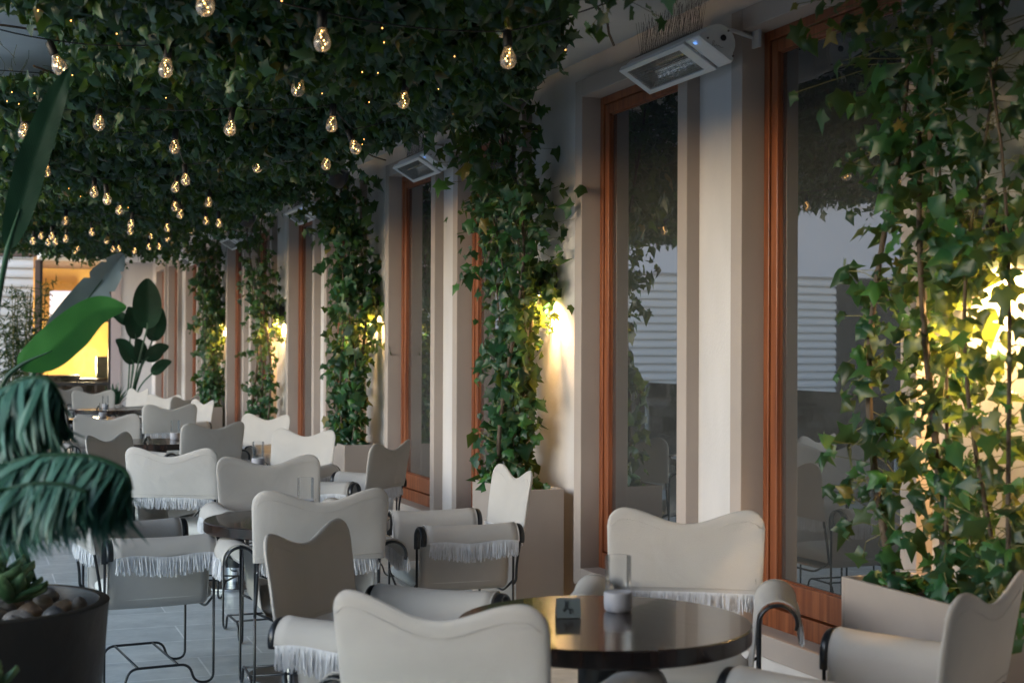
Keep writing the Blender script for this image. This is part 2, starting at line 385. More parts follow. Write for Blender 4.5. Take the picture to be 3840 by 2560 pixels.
ordn = ['nearest', 'second', 'third', 'fourth', 'fifth', 'sixth']
first = True
for i, y in enumerate(FAR):
    o = win if first else copy_tree(win); first = False; o.location = (W, y, 0)
    tag(o, [ 'nearest tall window, in the foreground at right, half hidden by the near ivy', 'tall window whose pane is covered by the ivy of the middle column', 'tall window behind the third ivy column, between second and third heaters',
      'tall window just beyond the third heater, behind the fourth ivy column', 'narrow-looking window beyond the fourth heater, behind the fifth ivy column', 'last but one window before the far corner of the terrace'][i], 'window', 'tall wood windows along the terrace wall')
for i, y in enumerate(FIR):
    o = copy_tree(win); o.location = (W, y, 0)
    tag(o, ['tall window beneath the nearest heater, reflecting the courtyard and a hanging ivy', 'tall window beneath the second heater from the camera', 'tall window beneath the third heater from the camera',
      'tall window beneath the fourth heater from the camera', 'tall window beneath the farthest heater, close to the back wall', 'very last window against the far corner'][i], 'window', 'tall wood windows along the terrace wall')

# ------------------------------------------------------------------ far end: back wall, lit room, siding
def back_x(u, Y=YB):
    d = ray(u, 790); return d.x/d.y*Y
xs0, xp0, xw0, xw1, xc1 = 1.11, 1.11, 1.27, 2.53, 2.71
b = MB(); b.box(xc1, WP, YB, YB+.2, 0, ZC); tag(b.build('back_wall', M['wall']), 'short beige wall closing the far end, behind the tall potted plant', 'wall')
b = MB(); b.box(xw1, xc1, YB-.03, YB+.2, 0, ZC); tag(b.build('corner_pier', M['pinkish']), 'pinkish plaster pier right of the lit orange window', 'pillar')
b = MB(); b.box(xp0, xw0-.07, YB-.02, YB+.2, -.25, ZC); tag(b.build('brown_post', M['brown']), 'dark brown post between the pale siding and the lit window', 'post')
wr = empty('lit_window', (0, 0, 0), 0, 'large black framed window glowing orange at the far end', 'window')
b = MB()
for x in (xw0-.07, xw1-.05): b.box(x, x+.05, YB+.02, YB+.1, 0, ZC)
for z0, z1 in ((.80, .86), (2.04, 2.09), (0, .08)): b.box(xw0-.02, xw1-.05, YB+.03, YB+.09, z0, z1)
b.build('frame', M['darkframe'], wr)
b = MB(); b.box(xw0-.02, xw1-.05, YB+.055, YB+.06, .08, ZC); b.build('pane', M['clear'], wr)
lr = empty('lit_room', (0, 0, 0), 0, 'ochre painted room glowing behind the far window', 'room')
b = MB(); b.box(.2, 5.2, 33.4, 33.5, -.25, 3.6); b.box(.1, .2, YB+.3, 33.4, -.25, 3.6); b.box(5.2, 5.3, YB+.3, 33.4, -.25, 3.6); b.build('wall', M['orange'], lr)
b = MB(); b.box(.2, 5.2, YB+.3, 33.4, 3.3, 3.4); b.build('ceiling', M['brown'], lr)
b = MB(); b.box(.2, 5.2, YB+.3, 33.4, -.25, 0); b.build('floor', M['dark'], lr)
b = MB(); b.box(1.35, 2.9, 30.3, 30.9, 0, .9); b.box(1.30, 2.05, 30.25, 30.95, .9, .97); tag(b.build('counter', M['darkframe'], None, bevel=.01), 'low dark counter inside the lit orange room', 'counter')
b = MB(); b.box(2.42, 2.72, 30.9, 31.2, .9, 1.35); b.box(2.45, 2.69, 30.89, 30.9, .94, 1.31); tag(b.build('grey_box', M['paddleback'], None, bevel=.01), 'blue grey box at the right edge of the lit window', 'box')
b = MB(); b.box(1.62, 2.2, 33.0, 33.05, 2.05, 2.75); b.box(1.58, 2.24, 33.05, 33.09, 2.01, 2.79)
tag(b.build('glowing_rectangle', mat('glow_white', (.8, .8, .9), .5, emit=(.72, .76, 1), es=.3), None), 'white lit rectangle on the back wall of the orange room', 'board')  # bright patch in the window, built as an emissive rectangle
pl = bpy.data.lights.new('room_light', 'POINT'); pl.energy = 100; pl.color = (1, .76, .42); pl.shadow_soft_size = .3
po = bpy.data.objects.new('room_light', pl); C.objects.link(po); po.location = (2.3, 31.7, 1.25); po.parent = lr
# courtyard building continuing to the left, seen directly at far left and mirrored in the panes
cb = empty('courtyard_building', (0, 0, 0), 0, 'pale lap sided building round the courtyard, with a white fascia', 'building')
b = MB(); b.box(-26, xp0-.02, YB+.42, YB+.6, -.25, 15.0); b.build('wall', M['siding'], cb)  # raised out of view to block sky light from the far side
def laps(x0, x1, z0, z1):
    b = MB(); z = z0; st = .185
    while z < z1:
        zz = min(z+st, z1); n = 5; pts = []
        for i in range(n+1):
            t = i/n; y = YB+.40-.095*math.sin(PI*min(1, (1-t)*.55+.05)); pts.append((y, z+(zz-z)*t))
        pts = [(YB+.41, z)]+pts+[(YB+.41, zz)]
        k = len(pts); b.add([(x, y, q) for x in (x0, x1) for (y, q) in pts], [(i, i+1, k+i+1, k+i) for i in range(k-1)]); z = zz
    return b
wx = [(-17, -12.6), (-9.9, -8.4), (-6.9, -4.3), (-1.9, -.4)]
x = -26; segs = []
for a, c in wx: segs.append((x, a)); x = c
segs.append((x, xp0-.02))
for i, (a, c) in enumerate(segs): laps(a, c, -.25, 3.3).build('siding', M['siding'], cb)
b = MB(); b.box(-26, -1.9, YB+.30, YB+.42, 3.3, 5.0); b.box(-26, -1.9, YB+.22, YB+.42, 5.0, 5.12); b.build('fascia', M['band'], cb)
for a, c in wx:
    f = MB(); f.box(a, a+.08, YB+.34, YB+.41, -.25, 3.3); f.box(c-.08, c, YB+.34, YB+.41, -.25, 3.3); f.box(a+.08, c-.08, YB+.34, YB+.41, 3.22, 3.3); f.box(a+.08, c-.08, YB+.34, YB+.41, 1.5, 1.56)
    f = f.build('window', M['darkframe'], cb)
    g = MB(); g.box(a+.08, c-.08, YB+.37, YB+.38, -.25, 3.22); g.build('pane', M['dark'], f)
b = laps(-26, -1.9, 5.12, 15.0); b.build('siding', M['siding'], cb)
# west side of the courtyard
fb = empty('facing_building', (0, 0, 0), 0, 'low white building on the far open side of the courtyard', 'building')
b = MB(); b.box(-26.3, -26, -30, YB, -.25, 2.7); b.build('wall', M['band'], fb)
for k in range(7):
    f = MB(); f.box(-26.0, -25.95, -6+k*5, -4+k*5, .3, 2.2); f.build('window', M['darkframe'], fb)
# railing
rl = empty('glass_railing', (-1.68, 0, 0), 0, 'frameless glass railing along the open edge of the terrace', 'railing')
for k in range(18):
    g = MB(); g.box(0, .016, -4.9+k*1.85, -4.9+k*1.85+1.82, .02, 1.1); g.build('panel', M['rail'], rl)
g = MB(); g.box(-.01, .03, -4.9, 28.4, 0, .06); g.build('rail_channel', M['chrome'], rl)

# ------------------------------------------------------------------ heaters
def make_heater():
    root = empty('infrared_heater', (0, 0, 0)); L = .82; y0, y1 = -L/2, L/2
    e = Vector((-.52, 0, -.853)); f = Vector((.853, 0, -.52)); rr = .082
    prof = [e*.035+f*.098, e*.02+f*.098]
    a0 = math.atan2((f*.075+e*.0).z, (f*.075).x)
    for k in range(17):
        t = a0 + (PI)*k/16; prof.append(Vector((math.cos(t)*rr, 0, math.sin(t)*rr)))
    prof += [e*.02-f*.098, e*.035-f*.098]
    b = MB(); n = len(prof); ys = (y0+.14, y1)
    b.add([(p.x, y, p.z) for y in ys for p in prof], [(i, (i+1), n+i+1, n+i) for i in range(n-1)]+[tuple(range(n, 2*n))])
    b.build('body', M['heater'], root, smooth='auto', solid=.004)
    b = MB()   # control housing with round end cap
    pr = [p*1.03 for p in prof]; ys = (y0+.02, y0+.135)
    b.add([(p.x, y, p.z) for y in ys for p in pr], [(i, (i+1) % n, n+(i+1) % n, n+i) for i in range(n)]+[tuple(range(n)), tuple(range(2*n-1, n-1, -1))])
    hs = b.build('housing', M['heater'], root, smooth='auto', bevel=.004)
    b = MB(); b.add([(p.x*.97, y0+.0199-q, p.z*.97) for q in (0, .012) for p in pr], [(i, (i+1) % n, n+(i+1) % n, n+i) for i in range(n)]+[tuple(range(2*n-1, n-1, -1))])
    cap = b.build('end_cap', M['heater'], root, smooth='auto', bevel=.003)
    b = MB(); b.tube([(.02, y0+.006, .022), (.02, y0+.0075, .022), (.02, y0+.004, .022)], .014, 16); b.build('cable_gland', M['black'], cap)
    b = MB()
    for q in ((-.058, .015), (.068, -.055), (.045, .055)): b.tube([(q[0], y0+.009, q[1]), (q[0], y0+.003, q[1])], .0045, 10)
    b.build('screw', M['steel'], cap)
    b = MB(); cx = -.03   # small script mark
    pts = spline([(cx-.006, y0+.005, -.02), (cx-.002, y0+.005, .004), (cx+.006, y0+.005, .002), (cx, y0+.005, -.008), (cx+.008, y0+.005, -.018), (cx+.014, y0+.005, -.012), (cx+.02, y0+.005, -.018), (cx+.027, y0+.005, -.014), (cx+.036, y0+.005, -.022), (cx+.05, y0+.005, -.02)], 4)
    b.tube(pts, .0008, 5); b.build('script_mark', M['steel'], cap)
    # face frame
    b = MB()
    def P(yy, s, d): return e*(.035+d)+f*s+Vector((0, yy, 0))
    def bar(ya, yb, sa, sb):
        b.add([P(ya, sa, 0), P(yb, sa, 0), P(yb, sb, 0), P(ya, sb, 0), P(ya, sa, .012), P(yb, sa, .012), P(yb, sb, .012), P(ya, sb, .012)],
              [(0, 1, 2, 3), (4, 5, 6, 7), (0, 1, 5, 4), (1, 2, 6, 5), (2, 3, 7, 6), (3, 0, 4, 7)])
    bar(y0+.14, y1, -.1, -.075); bar(y0+.14, y1, .075, .1); bar(y0+.14, y0+.22, -.075, .075); bar(y1-.05, y1, -.075, .075)
    b.build('face_frame', M['heater'], root, bevel=.002)
    b = MB()   # reflector trough behind the grille
    pts = []
    for i in range(9):
        s = -.075+.15*i/8; d = -.05*(1-(s/.075)**2); pts += [P(y0+.22, s, d), P(y1-.05, s, d)]
    b.grid(pts, 9, 2); b.build('reflector', M['reflector'], root, smooth=True)
    b = MB(); b.tube([P(y0+.23, -.01, -.018), P(y1-.06, -.01, -.018)], .009, 10); b.build('quartz_tube', M['clear'], root)
    b = MB()
    for i in range(13):
        s = -.075+.15*i/12; b.tube([P(y0+.22, s, .006), P(y1-.05, s, .006)], .0008, 4)
    for i in range(46):
        yy = y0+.22+(L-.27)*i/45; b.tube([P(yy, -.075, .0065), P(yy, .075, .0065)], .0008, 4)
    b.build('grille', M['grille'], root)
    b = MB(); b.add([P(y0+.06, -.082, .0015+.0), P(y0+.085, -.082, .0015), P(y0+.085, -.066, .0015), P(y0+.06, -.066, .0015)], [(0, 1, 2, 3)])
    b.v = [tuple(Vector(v)*1.0+e*.006) for v in b.v]; b.build('led_panel', M['led'], hs)
    b = MB(); b.tube(fillet([(.03, .02, .06), (.10, .02, .09), (.235, .02, .06)], .03), .01, 8); b.box(.225, .238, -.04, .08, .01, .12); b.build('wall_bracket', M['heater'], root, smooth='auto')
    b = MB(); b.tube(fillet([(.03, -.3, .06), (.10, -.3, .09), (.235, -.3, .06)], .03), .01, 8); b.box(.225, .238, -.36, -.24, .01, .12); b.build('wall_bracket', M['heater'], root, smooth='auto')
    b = MB(); b.box(-.02, .02, y0+.16, y1, .084, .088)
    for i in range(30):
        yy = y0+.17+.63*i/29
        for (dx, dy) in ((-.03, 0), (.012, -.045), (.02, .02)):
            b.tube([(0, yy, .086), (dx+random.uniform(-.01, .01), yy+dy+random.uniform(-.015, .015), .086+random.uniform(.14, .19))], .0009, 4)
    b.build('bird_spikes', M['steel'], root)
    return root
ht = make_heater(); register(ht)
for i in range(5):
    o = ht if i == 0 else copy_tree(ht); o.location = (3.075, 5.95+PER*i, 2.89)
    tag(o, ['large white heater nearest the camera, beside the foreground window', 'second white heater, beside the middle ivy column', 'third white heater along the wall, small in the middle distance',
            'fourth white heater, partly wrapped by ivy leaves', 'farthest and smallest white heater, near the back wall'][i], 'heater', 'wall heaters above the windows')

# ------------------------------------------------------------------ wall lamps and speakers
def make_lamp():
    root = empty('wall_lamp', (0, 0, 0))
    b = MB(); b.lathe([(0, .001), (.045, .001), (.045, .2), (0, .2)], 24, (-.075, 0, 0)); b.build('housing', M['black'], root, smooth='auto')
    b = MB(); b.box(-.035, 0, -.03, .03, .05, .15); b.build('bracket', M['black'], root)
    b = MB(); b.lathe([(0, -.001), (.036, -.001), (.036, .0005), (0, .0005)], 24, (-.075, 0, 0)); b.build('lens', M['lampglow'], root)
    l = bpy.data.lights.new('lamp_light', 'SPOT'); l.energy = 24; l.color = (1, .60, .25); l.spot_size = R(150); l.spot_blend = .6; l.shadow_soft_size = .03
    o = bpy.data.objects.new('lamp_light', l); C.objects.link(o); o.parent = root; o.location = (-.075, 0, -.02)
    return root
lp = make_lamp(); register(lp)
for i in range(5):
    o = lp if i == 0 else copy_tree(lp); o.location = (WP, 3.97+PER*i, 1.86)
    tag(o, ['wall lamp glowing behind the nearest ivy at the right edge', 'wall lamp glowing behind the middle ivy column', 'wall lamp lighting the third ivy column from behind',
            'wall lamp washing the wall beside the fourth ivy column', 'farthest wall lamp, beside the fifth ivy column'][i], 'lamp', 'wall lamps behind the ivy columns')
nl = bpy.data.lights['lamp_light'].copy(); nl.energy = 36
for o_ in bpy.data.objects:
    if o_.type == 'LIGHT' and o_.parent and o_.parent.name == 'wall_lamp': o_.data = nl
def make_speaker():
    root = empty('ceiling_speaker', (0, 0, 0))
    b = MB(); b.lathe([(0, 0), (.115, .004), (.125, .02), (.12, .10), (.09, .15), (0, .155)], 32); o = b.build('cabinet', M['black'], root, smooth='auto'); 
    b = MB(); b.tube([(0, 0, .15), (0, 0, .24)], .012, 8); k = b.build('bracket', M['black'], root)
    b = MB(); b.box(-.02, .02, -.006, .006, -.004, -.001); b.build('badge', M['chrome'], o)
    return root
sp = make_speaker(); register(sp)
for i in range(3):
    o = sp if i == 0 else copy_tree(sp); o.location = (2.70, 7.3+PER*i, 2.90); o.rotation_euler = (R(28), R(32), 0)
    tag(o, ['round black speaker at the top of the middle ivy column', 'round black speaker above the third ivy column', 'round black speaker above the fourth ivy column'][i], 'speaker', 'black speakers under the ivy ceiling')

# ------------------------------------------------------------------ planters and pebbles
def pebble(name, loc, s, m, label, group=None):
    me = None
    b = MB(); n1, n2 = 10, 7; pts = []
    ph = [random.uniform(0, 6) for _ in range(3)]
    for j in range(n2+1):
        th = PI*j/n2
        for i in range(n1):
            a = 2*PI*i/n1; k = 1+.10*math.sin(2*a+ph[0])+.07*math.sin(3*th+ph[1])
            pts.append((math.sin(th)*math.cos(a)*k*s[0], math.sin(th)*math.sin(a)*k*s[1], math.cos(th)*k*s[2]))
    b.add(pts, [(j*n1+i, j*n1+(i+1) % n1, (j+1)*n1+(i+1) % n1, (j+1)*n1+i) for j in range(n2) for i in range(n1)])
    o = b.build(name, m, None, smooth=True); o.location = loc; o.rotation_euler = (random.uniform(-.3, .3), random.uniform(-.3, .3), random.uniform(0, 3))
    md = o.modifiers.new('s', 'SUBSURF'); md.levels = 1; md.render_levels = 1
    return tag(o, label, 'pebble', group)
def make_planter():
    root = empty('box_planter', (0, 0, 0)); L, D, Z, t = .385, .30, .72, .018
    b = MB(); b.box(0, D, -L, -L+t, 0, Z); b.box(0, D, L-t, L, 0, Z); b.box(0, t, -L+t, L-t, 0, Z); b.box(D-t, D, -L+t, L-t, 0, Z); b.box(t, D-t, -L+t, L-t, 0, .05)
    b.build('box', M['planter'], root, bevel=.003)
    b = MB(); b.box(t, D-t, -L+t, L-t, .05, .66); b.build('soil', M['soil'], root)
    return root
pn = make_planter(); register(pn)
for i in range(5):
    o = pn if i == 0 else copy_tree(pn); o.location = (2.93, 3.99+PER*i, 0)
    tag(o, ['beige box planter with pebbles in the right foreground', 'beige box planter under the middle ivy column', 'beige box planter under the third ivy column', 'beige box planter under the fourth ivy column', 'beige box planter under the farthest ivy column'][i], 'planter', 'beige planters along the wall')
for k in range(16):
    pebble('pebble', (2.98+random.random()*.20, 3.66+k*.043+random.uniform(-.01, .01), .675+random.uniform(0, .015)), (random.uniform(.022, .036), random.uniform(.02, .03), random.uniform(.016, .024)),
           random.choice([M['stone'], M['stoneb'], M['stoned']]), 'small river pebble in the foreground box planter', 'pebbles in the foreground box planter')

# ------------------------------------------------------------------ chairs
def strands(b, p0, p1, out, length, n, curve=None, wid=.0034):
    """cord fringe hanging from p0-p1"""
    p0, p1, out = Vector(p0), Vector(p1), Vector(out); d = (p1-p0).normalized()
    for i in range(n):
        t = (i+random.uniform(.1, .9))/n; p = p0.lerp(p1, t)
        if curve: p = p+Vector(curve(t))
        L = length*random.uniform(.78, 1.06)*(1-.15*abs(2*t-1)**3); sw = random.uniform(-.012, .012); o1 = out*random.uniform(-.004, .010)
        wv = d*wid*.5*random.uniform(.7, 1.3)
        q1 = p+o1*.6+d*sw*.4+Vector((0, 0, -L*.45)); q2 = p+o1+d*sw+Vector((0, 0, -L))
        tw = out*wid*.45*random.choice((-1, 1))
        b.add([p-wv, p+wv, q1+wv+tw, q1-wv-tw, q2+wv*.8+tw, q2-wv*.8-tw], [(0, 1, 2, 3), (3, 2, 4, 5)])

def make_chair():
    root = empty('canvas_armchair', (0, 0, 0))
    xl, yf, yr = .27, .25, -.24; r = .0062; zc = .622; ra = .062; xc = xl+ra
    for s in (-1, 1):
        b = MB()
        path = fillet([(s*xl, yf, zc), (s*xl, yf, .007), (s*xl, yf-.085, .007), (s*xl, yf-.11, .095), (s*xl, yr+.11, .095), (s*xl, yr+.085, .007), (s*xl, yr, .007), (s*xl, yr, zc)], .042, 6)
        b.tube(path, r, 8); b.build('side_frame', M['black'], root, smooth=True)
        for y in (yf, yr):
            b = MB(); pts = [(s*xl, y, zc-.05)]
            for k in range(15):
                t = PI-(PI*1.12)*k/14; pts.append((s*(xc+ra*1.0*math.cos(t)), y, zc+ra*.95*math.sin(t)))
            b.tube(pts, .0068, 8, ry=.015, ref=(0, 1, 0)); b.build('arm_hook', M['black'], root, smooth=True)
    for y in (-.09, .09):
        b = MB(); b.tube([(-xl, y, .095), (xl, y, .095)], .0055, 8); b.build('stretcher', M['black'], root, smooth=True)
    for y in (yr, yf):
        b = MB(); b.tube(fillet([(-xl, y, .40), (-.12, y, .325), (.12, y, .325), (xl, y, .40)], .05), .0058, 8); b.build('stretcher', M['black'], root, smooth=True)
    def lean(z): return -.262-(z-.45)*.205
    for s in (-1, 1):
        b = MB(); b.tube(fillet([(s*xl, yr, .38), (s*(xl+.002), yr-.015, .40), (s*(xl-.004), lean(.47)+.008, .47), (s*.264, lean(.62)+.013, .62), (s*.262, lean(.68)+.016, .68)], .05, 5), .0068, 8)
        b.build('back_post', M['black'], root, smooth=True)
    # sling: seat and both arms in one canvas
    prof = []
    half = [(0, .345), (.10, .346), (.17, .352), (.215, .372), (.238, .41), (.248, .47), (.254, .54), (.2595, zc)]
    arc = [(xc+(ra+.0105)*math.cos(PI-(PI*1.0)*k/12), zc+(ra*.95+.0105)*math.sin(PI-(PI*1.0)*k/12)) for k in range(1, 13)]
    half = half+arc+[(xc+ra+.012, zc-.012)]
    prof = [(-x, z) for x, z in half[::-1]]+half[1:]
    b = MB(); ny = 13; pts = []
    for (x, z) in prof:
        for j in range(ny):
            t = j/(ny-1); y = -.222+.452*t; sag = 4*t*(1-t)
            k = 1 if abs(x) > .26 else 0
            zz = z-.008*sag*(1 if z > .6 else .4)+(.006*math.sin(t*9+x*5) if abs(x) > .385 else 0)
            pts.append((x+(.004*sag*(-1 if x > 0 else 1) if .2 < abs(x) < .26 else 0), y, zz))
    b.grid(pts, len(prof), ny)
    sl_ = b.build('sling', M['canvas'], root, smooth=True, solid=.004)
    b = MB()
    for j, y in ((0, -.222), (1, .23)):
        b.tube([(x, y, z) for x, z in prof], .0032, 6, cap=False)
    b.build('piping', M['canvas'], sl_, smooth=True)
    for s in (-1, 1):
        b = MB(); X = s*(xc+ra+.0145)
        for q in range(2): strands(b, (X+s*.002*q, -.218, zc-.008), (X+s*.002*q, .226, zc-.008), (s, 0, 0), .088, 150, lambda t: (0, 0, .006*math.sin(t*9)))
        b.build('fringe', M['fringe'], root)
    # seat pad
    b = MB(); n, m_ = 17, 13; pts = []
    for i in range(n):
        u = -1+2*i/(n-1)
        for j in range(m_*2-2):
            a = 2*PI*j/(m_*2-2); cx = math.cos(a); sz = math.sin(a)
            e = max(0, 1-abs(u)**6)**.5
            pts.append((u*.232, .03+.235*(abs(cx)**.45)*(1 if cx >= 0 else -1)*(.9+.1*e), .402+.048*(abs(sz)**.75)*(1 if sz >= 0 else -1)*(e*.9+.1)+.006*(1-u*u)))
    mm = m_*2-2; b.add(pts, [(i*mm+j, i*mm+(j+1) % mm, (i+1)*mm+(j+1) % mm, (i+1)*mm+j) for i in range(n-1) for j in range(mm)]+[tuple(range(mm)), tuple(range((n-1)*mm, n*mm))])
    b.build('seat_pad', M['cushion'], root, smooth='auto')
    # back sleeve
    b = MB(); nx, nz = 37, 15
    def hw(z): return .283+(z-.56)*.045
    def top(x):
        s = min(1, abs(x)/.245); z = .874+.058*(1-math.cos(PI*s))/2; a = abs(x)-.232; rc = .066
        if a > 0: z -= rc-math.sqrt(max(0, rc*rc-min(a, rc)**2))
        return z
    F, Bk = [], []
    for i in range(nx):
        u = math.sin((-1+2*i/(nx-1))*PI/2*.999)
        for j in range(nz):
            v = math.sin(j/(nz-1)*PI/2); z0 = .622+.004*math.cos(u*3)
            zt = top(u*.2995); z = z0+(zt-z0)*v; x = u*hw(z) 
            ed = math.sqrt(max(0, 1-abs(u)**14))*math.sqrt(max(0, 1-v**22)); th = .0135*ed
            y = lean(z)+.035*u*u*(.4+.6*v)+.004*math.sin(3.1*u+2*v)+.003*math.sin(8*v)*math.cos(2*u)
            dish = -.003*(1-u*u)*(1-v)*2
            F.append((x, y+th+dish, z)); Bk.append((x, y-th-dish, z))
    b.grid(F, nx, nz); b.grid(Bk, nx, nz)
    o1 = len(F)
    for i in range(nx-1): b.f.append((i*nz, (i+1)*nz, o1+(i+1)*nz, o1+i*nz)); b.m.append(0)
    for j in range(nz-1):
        b.f.append((j, j+1, o1+j+1, o1+j)); b.m.append(0); q = (nx-1)*nz; b.f.append((q+j, q+j+1, o1+q+j+1, o1+q+j)); b.m.append(0)
    for i in range(nx-1): q = nz-1; b.f.append((i*nz+q, (i+1)*nz+q, o1+(i+1)*nz+q, o1+i*nz+q)); b.m.append(0)
    bk = b.build('back_sleeve', M['canvas'], root, smooth='auto')
    b = MB()
    for sg in (1, -1): b.tube([(u*.2835, lean(.64)+.035*u*u*.45+sg*.0142+.0035*math.sin(3.1*u), .640) for u in [-.96+.12*k for k in range(17)]], .0012, 5)
    for sg in (1, -1):
        q = []
        for k in range(25):
            u = -.94+1.88*k/24; z = top(u*.2995)-.042; v = (z-.622)/(top(u*.2995)-.622)
            q.append((u*hw(z), lean(z)+.035*u*u*(.4+.6*v)+.0025*math.sin(3.1*u+2*v)+sg*.0140, z))
        b.tube(q, .0008, 5)
    b.build('hem_seam', M['canvas'], bk, smooth=True)
    b = MB()
    for sg in (1, -1):
        strands(b, (-.268, lean(.625)+.006+sg*.009, .628), (.268, lean(.625)+.006+sg*.009, .628), (0, sg, 0), .078, 170, lambda t: (0, .02*(2*t-1)**2, 0))
    b.build('fringe', M['fringe'], root)
    return root
ch = make_chair(); register(ch)
# corners of each backrest as seen: (left u, v), (right u, v); the drop below the eye line gives the distance
def chair_from(uL, vL, uR, vR, flip):
    def g(u, v): 
        d0 = ray(u, v); k = (.925-H)/d0.z; return Vector((0, 0, H))+d0*k
    a, c = g(uL, vL), g(uR, vR); mid = (a+c)/2; dx = (c-a); f = Vector((-dx.y, dx.x, 0)).normalized()
    if flip: f = -f
    return mid, f
G = 'canvas armchairs on the terrace'
CH = [
 ((1.045, 3.29), (.707, .707), 'nearest armchair at the bottom centre, its back to the camera'),
 ((2.53, 4.81), (-.50, -.866), 'armchair facing the camera behind the nearest round table, below the window'),
 ((1.40, 5.975), (.05, .998), 'armchair seen from behind, its back against the second round table'),
 ((1.05, 4.76), (.755, -.656), 'shaded armchair seen from behind at centre, left of the nearest table'),
 ((2.50, 3.03), (-.545, .838), 'armchair cut by the right edge, beside the foreground planter'),
 ((2.60, 6.80), (-.99, .03), 'armchair side on beside the middle box planter'),
 ((2.56, 8.93), (-.74, .67), 'armchair turned away beside the second heater window, right of the third table'),
 ((1.555, 7.97), (.04, -1), 'armchair facing the camera across the second round table, candle glass before it'),
 ((1.115, 8.77), (.49, .87), 'bright armchair with a full fringe below its back, facing away at left centre'),
 ((2.33, 10.5), (-.77, -.64), 'armchair facing us behind the third table, in front of the third planter'),
 ((1.84, 11.67), (-.37, .93), 'shaded armchair seen from behind at the front of the fourth table'),
 ((1.14, 13.4), (.0, -1), 'brown-shaded armchair beyond the left of the fourth table'),
 ((.88, 10.34), (.80, -.60), 'small shaded armchair behind the left palm frond tip, seen from behind'),
 ((.42, 6.80), (.995, .10), 'armchair seen side on at left, with a long fringe along its near arm'),
 ((1.98, 15.55), (-.1, .995), 'armchair seen from behind in front of the fifth table'),
 ((.92, 16.2), (1, -.1), 'white armchair side on at the left end of the fifth table'),
 ((1.6, 21.0), (0, -1), 'wide-looking armchair behind the farthest table, under the lit window'),
 ((2.34, 18.9), (-.75, -.66), 'bright far armchair just left of the fifth ivy column'),
 ((2.54, 16.9), (-.95, -.3), 'bright far armchair below the fifth ivy column, half turned'),
 ((2.53, 13.0), (-.8, -.6), 'pale armchair in front of the fourth ivy planter'),
 ((2.3, 21.6), (-.9, -.4), 'small far armchair in front of the tall potted plant'),
 ((1.34, 23.0), (.5, -.86), 'farthest armchair, at the left below the lit window'),
 ((2.52, 18.2), (-.7, .7), 'shaded far armchair half hidden behind brighter ones near the fifth ivy'),
]
for i, (p, f, lab) in enumerate(CH):
    o = ch if i == 0 else copy_tree(ch)
    fv = Vector((f[0], f[1], 0)).normalized(); q = Vector((p[0], p[1], 0))+fv*.345
    o.location = q; o.rotation_euler = (0, 0, math.atan2(-fv.x, fv.y)); tag(o, lab, 'chair', G)

# ------------------------------------------------------------------ tables
def make_table():
    root = empty('round_table', (0, 0, 0)); Rr = .43; z0, z1 = .69, .74
    b = MB(); b.lathe([(0, z1), (Rr-.004, z1), (Rr, z1-.004), (Rr, z0+.004), (Rr-.004, z0), (0, z0)], 72)
    b.build('tabletop', M['ebony'], root, smooth='auto')
    b = MB(); b.lathe([(.075, .12), (.075, z0)], 32); b.build('pedestal', M['black'], root, smooth='auto')
    b = MB(); b.lathe([(.0765, .022), (.0765, .13), (.074, .13)], 32); b.build('pedestal_sleeve', M['chrome'], root, smooth='auto')
    bd = MB(); bd.lathe([(0, .024), (.225, .020), (.225, .018)], 48); bd = bd.build('base', M['disc'], root, smooth='auto')
    b = MB(); b.lathe([(.226, .001), (.23, .004), (.23, .016), (.226, .0195)], 48); b.build('rim', M['chrome'], bd, smooth='auto')
    return root
TB = [(1.73, 3.80), (1.42, 6.56), (1.60, 9.2), (1.47, 12.35), (1.40, 16.5), (1.65, 19.0)]
tb = make_table(); register(tb)
for i, (x, y) in enumerate(TB):
    o = tb if i == 0 else copy_tree(tb); o.location = (x, y, 0); o.rotation_euler = (0, 0, [.35, .2, .5, .1, .4, .3][i])
    tag(o, ['nearest round dark table in the foreground at right', 'second round dark table, showing its striped edge at left centre', 'third round table, mostly hidden by the chairs around it', 'fourth round table with the folded sign at left',
            'fifth round table, thin dark line at far left', 'farthest round table before the lit window'][i], 'table', 'round dark tables down the terrace')
def make_candle():
    root = empty('candle_glass', (0, 0, 0))
    b = MB(); b.lathe([(0, 0), (.036, 0), (.0415, .006), (.043, .02), (.043, .055), (.040, .058), (0, .056)], 32); b.build('cup', M['wax'], root, smooth='auto')
    b = MB(); b.lathe([(.0395, .056), (.0395, .165), (.0385, .166)], 32); b.build('glass', M['vase'], root, smooth='auto')
    return root
cd = make_candle(); register(cd)
for i, (x, y) in enumerate([(1.835, 3.925), (1.51, 6.80), (1.79, 9.52), (1.64, 12.55), (1.38, 16.75), (1.62, 19.25)]):
    o = cd if i == 0 else copy_tree(cd); o.location = (x, y, .7405)
    tag(o, 'clear glass candle cylinder in a grey cup on the '+['nearest round table', 'second round table', 'third table', 'fourth table, beside the folded sign', 'fifth table', 'farthest table'][i], 'candle', 'candle glasses on the tables')
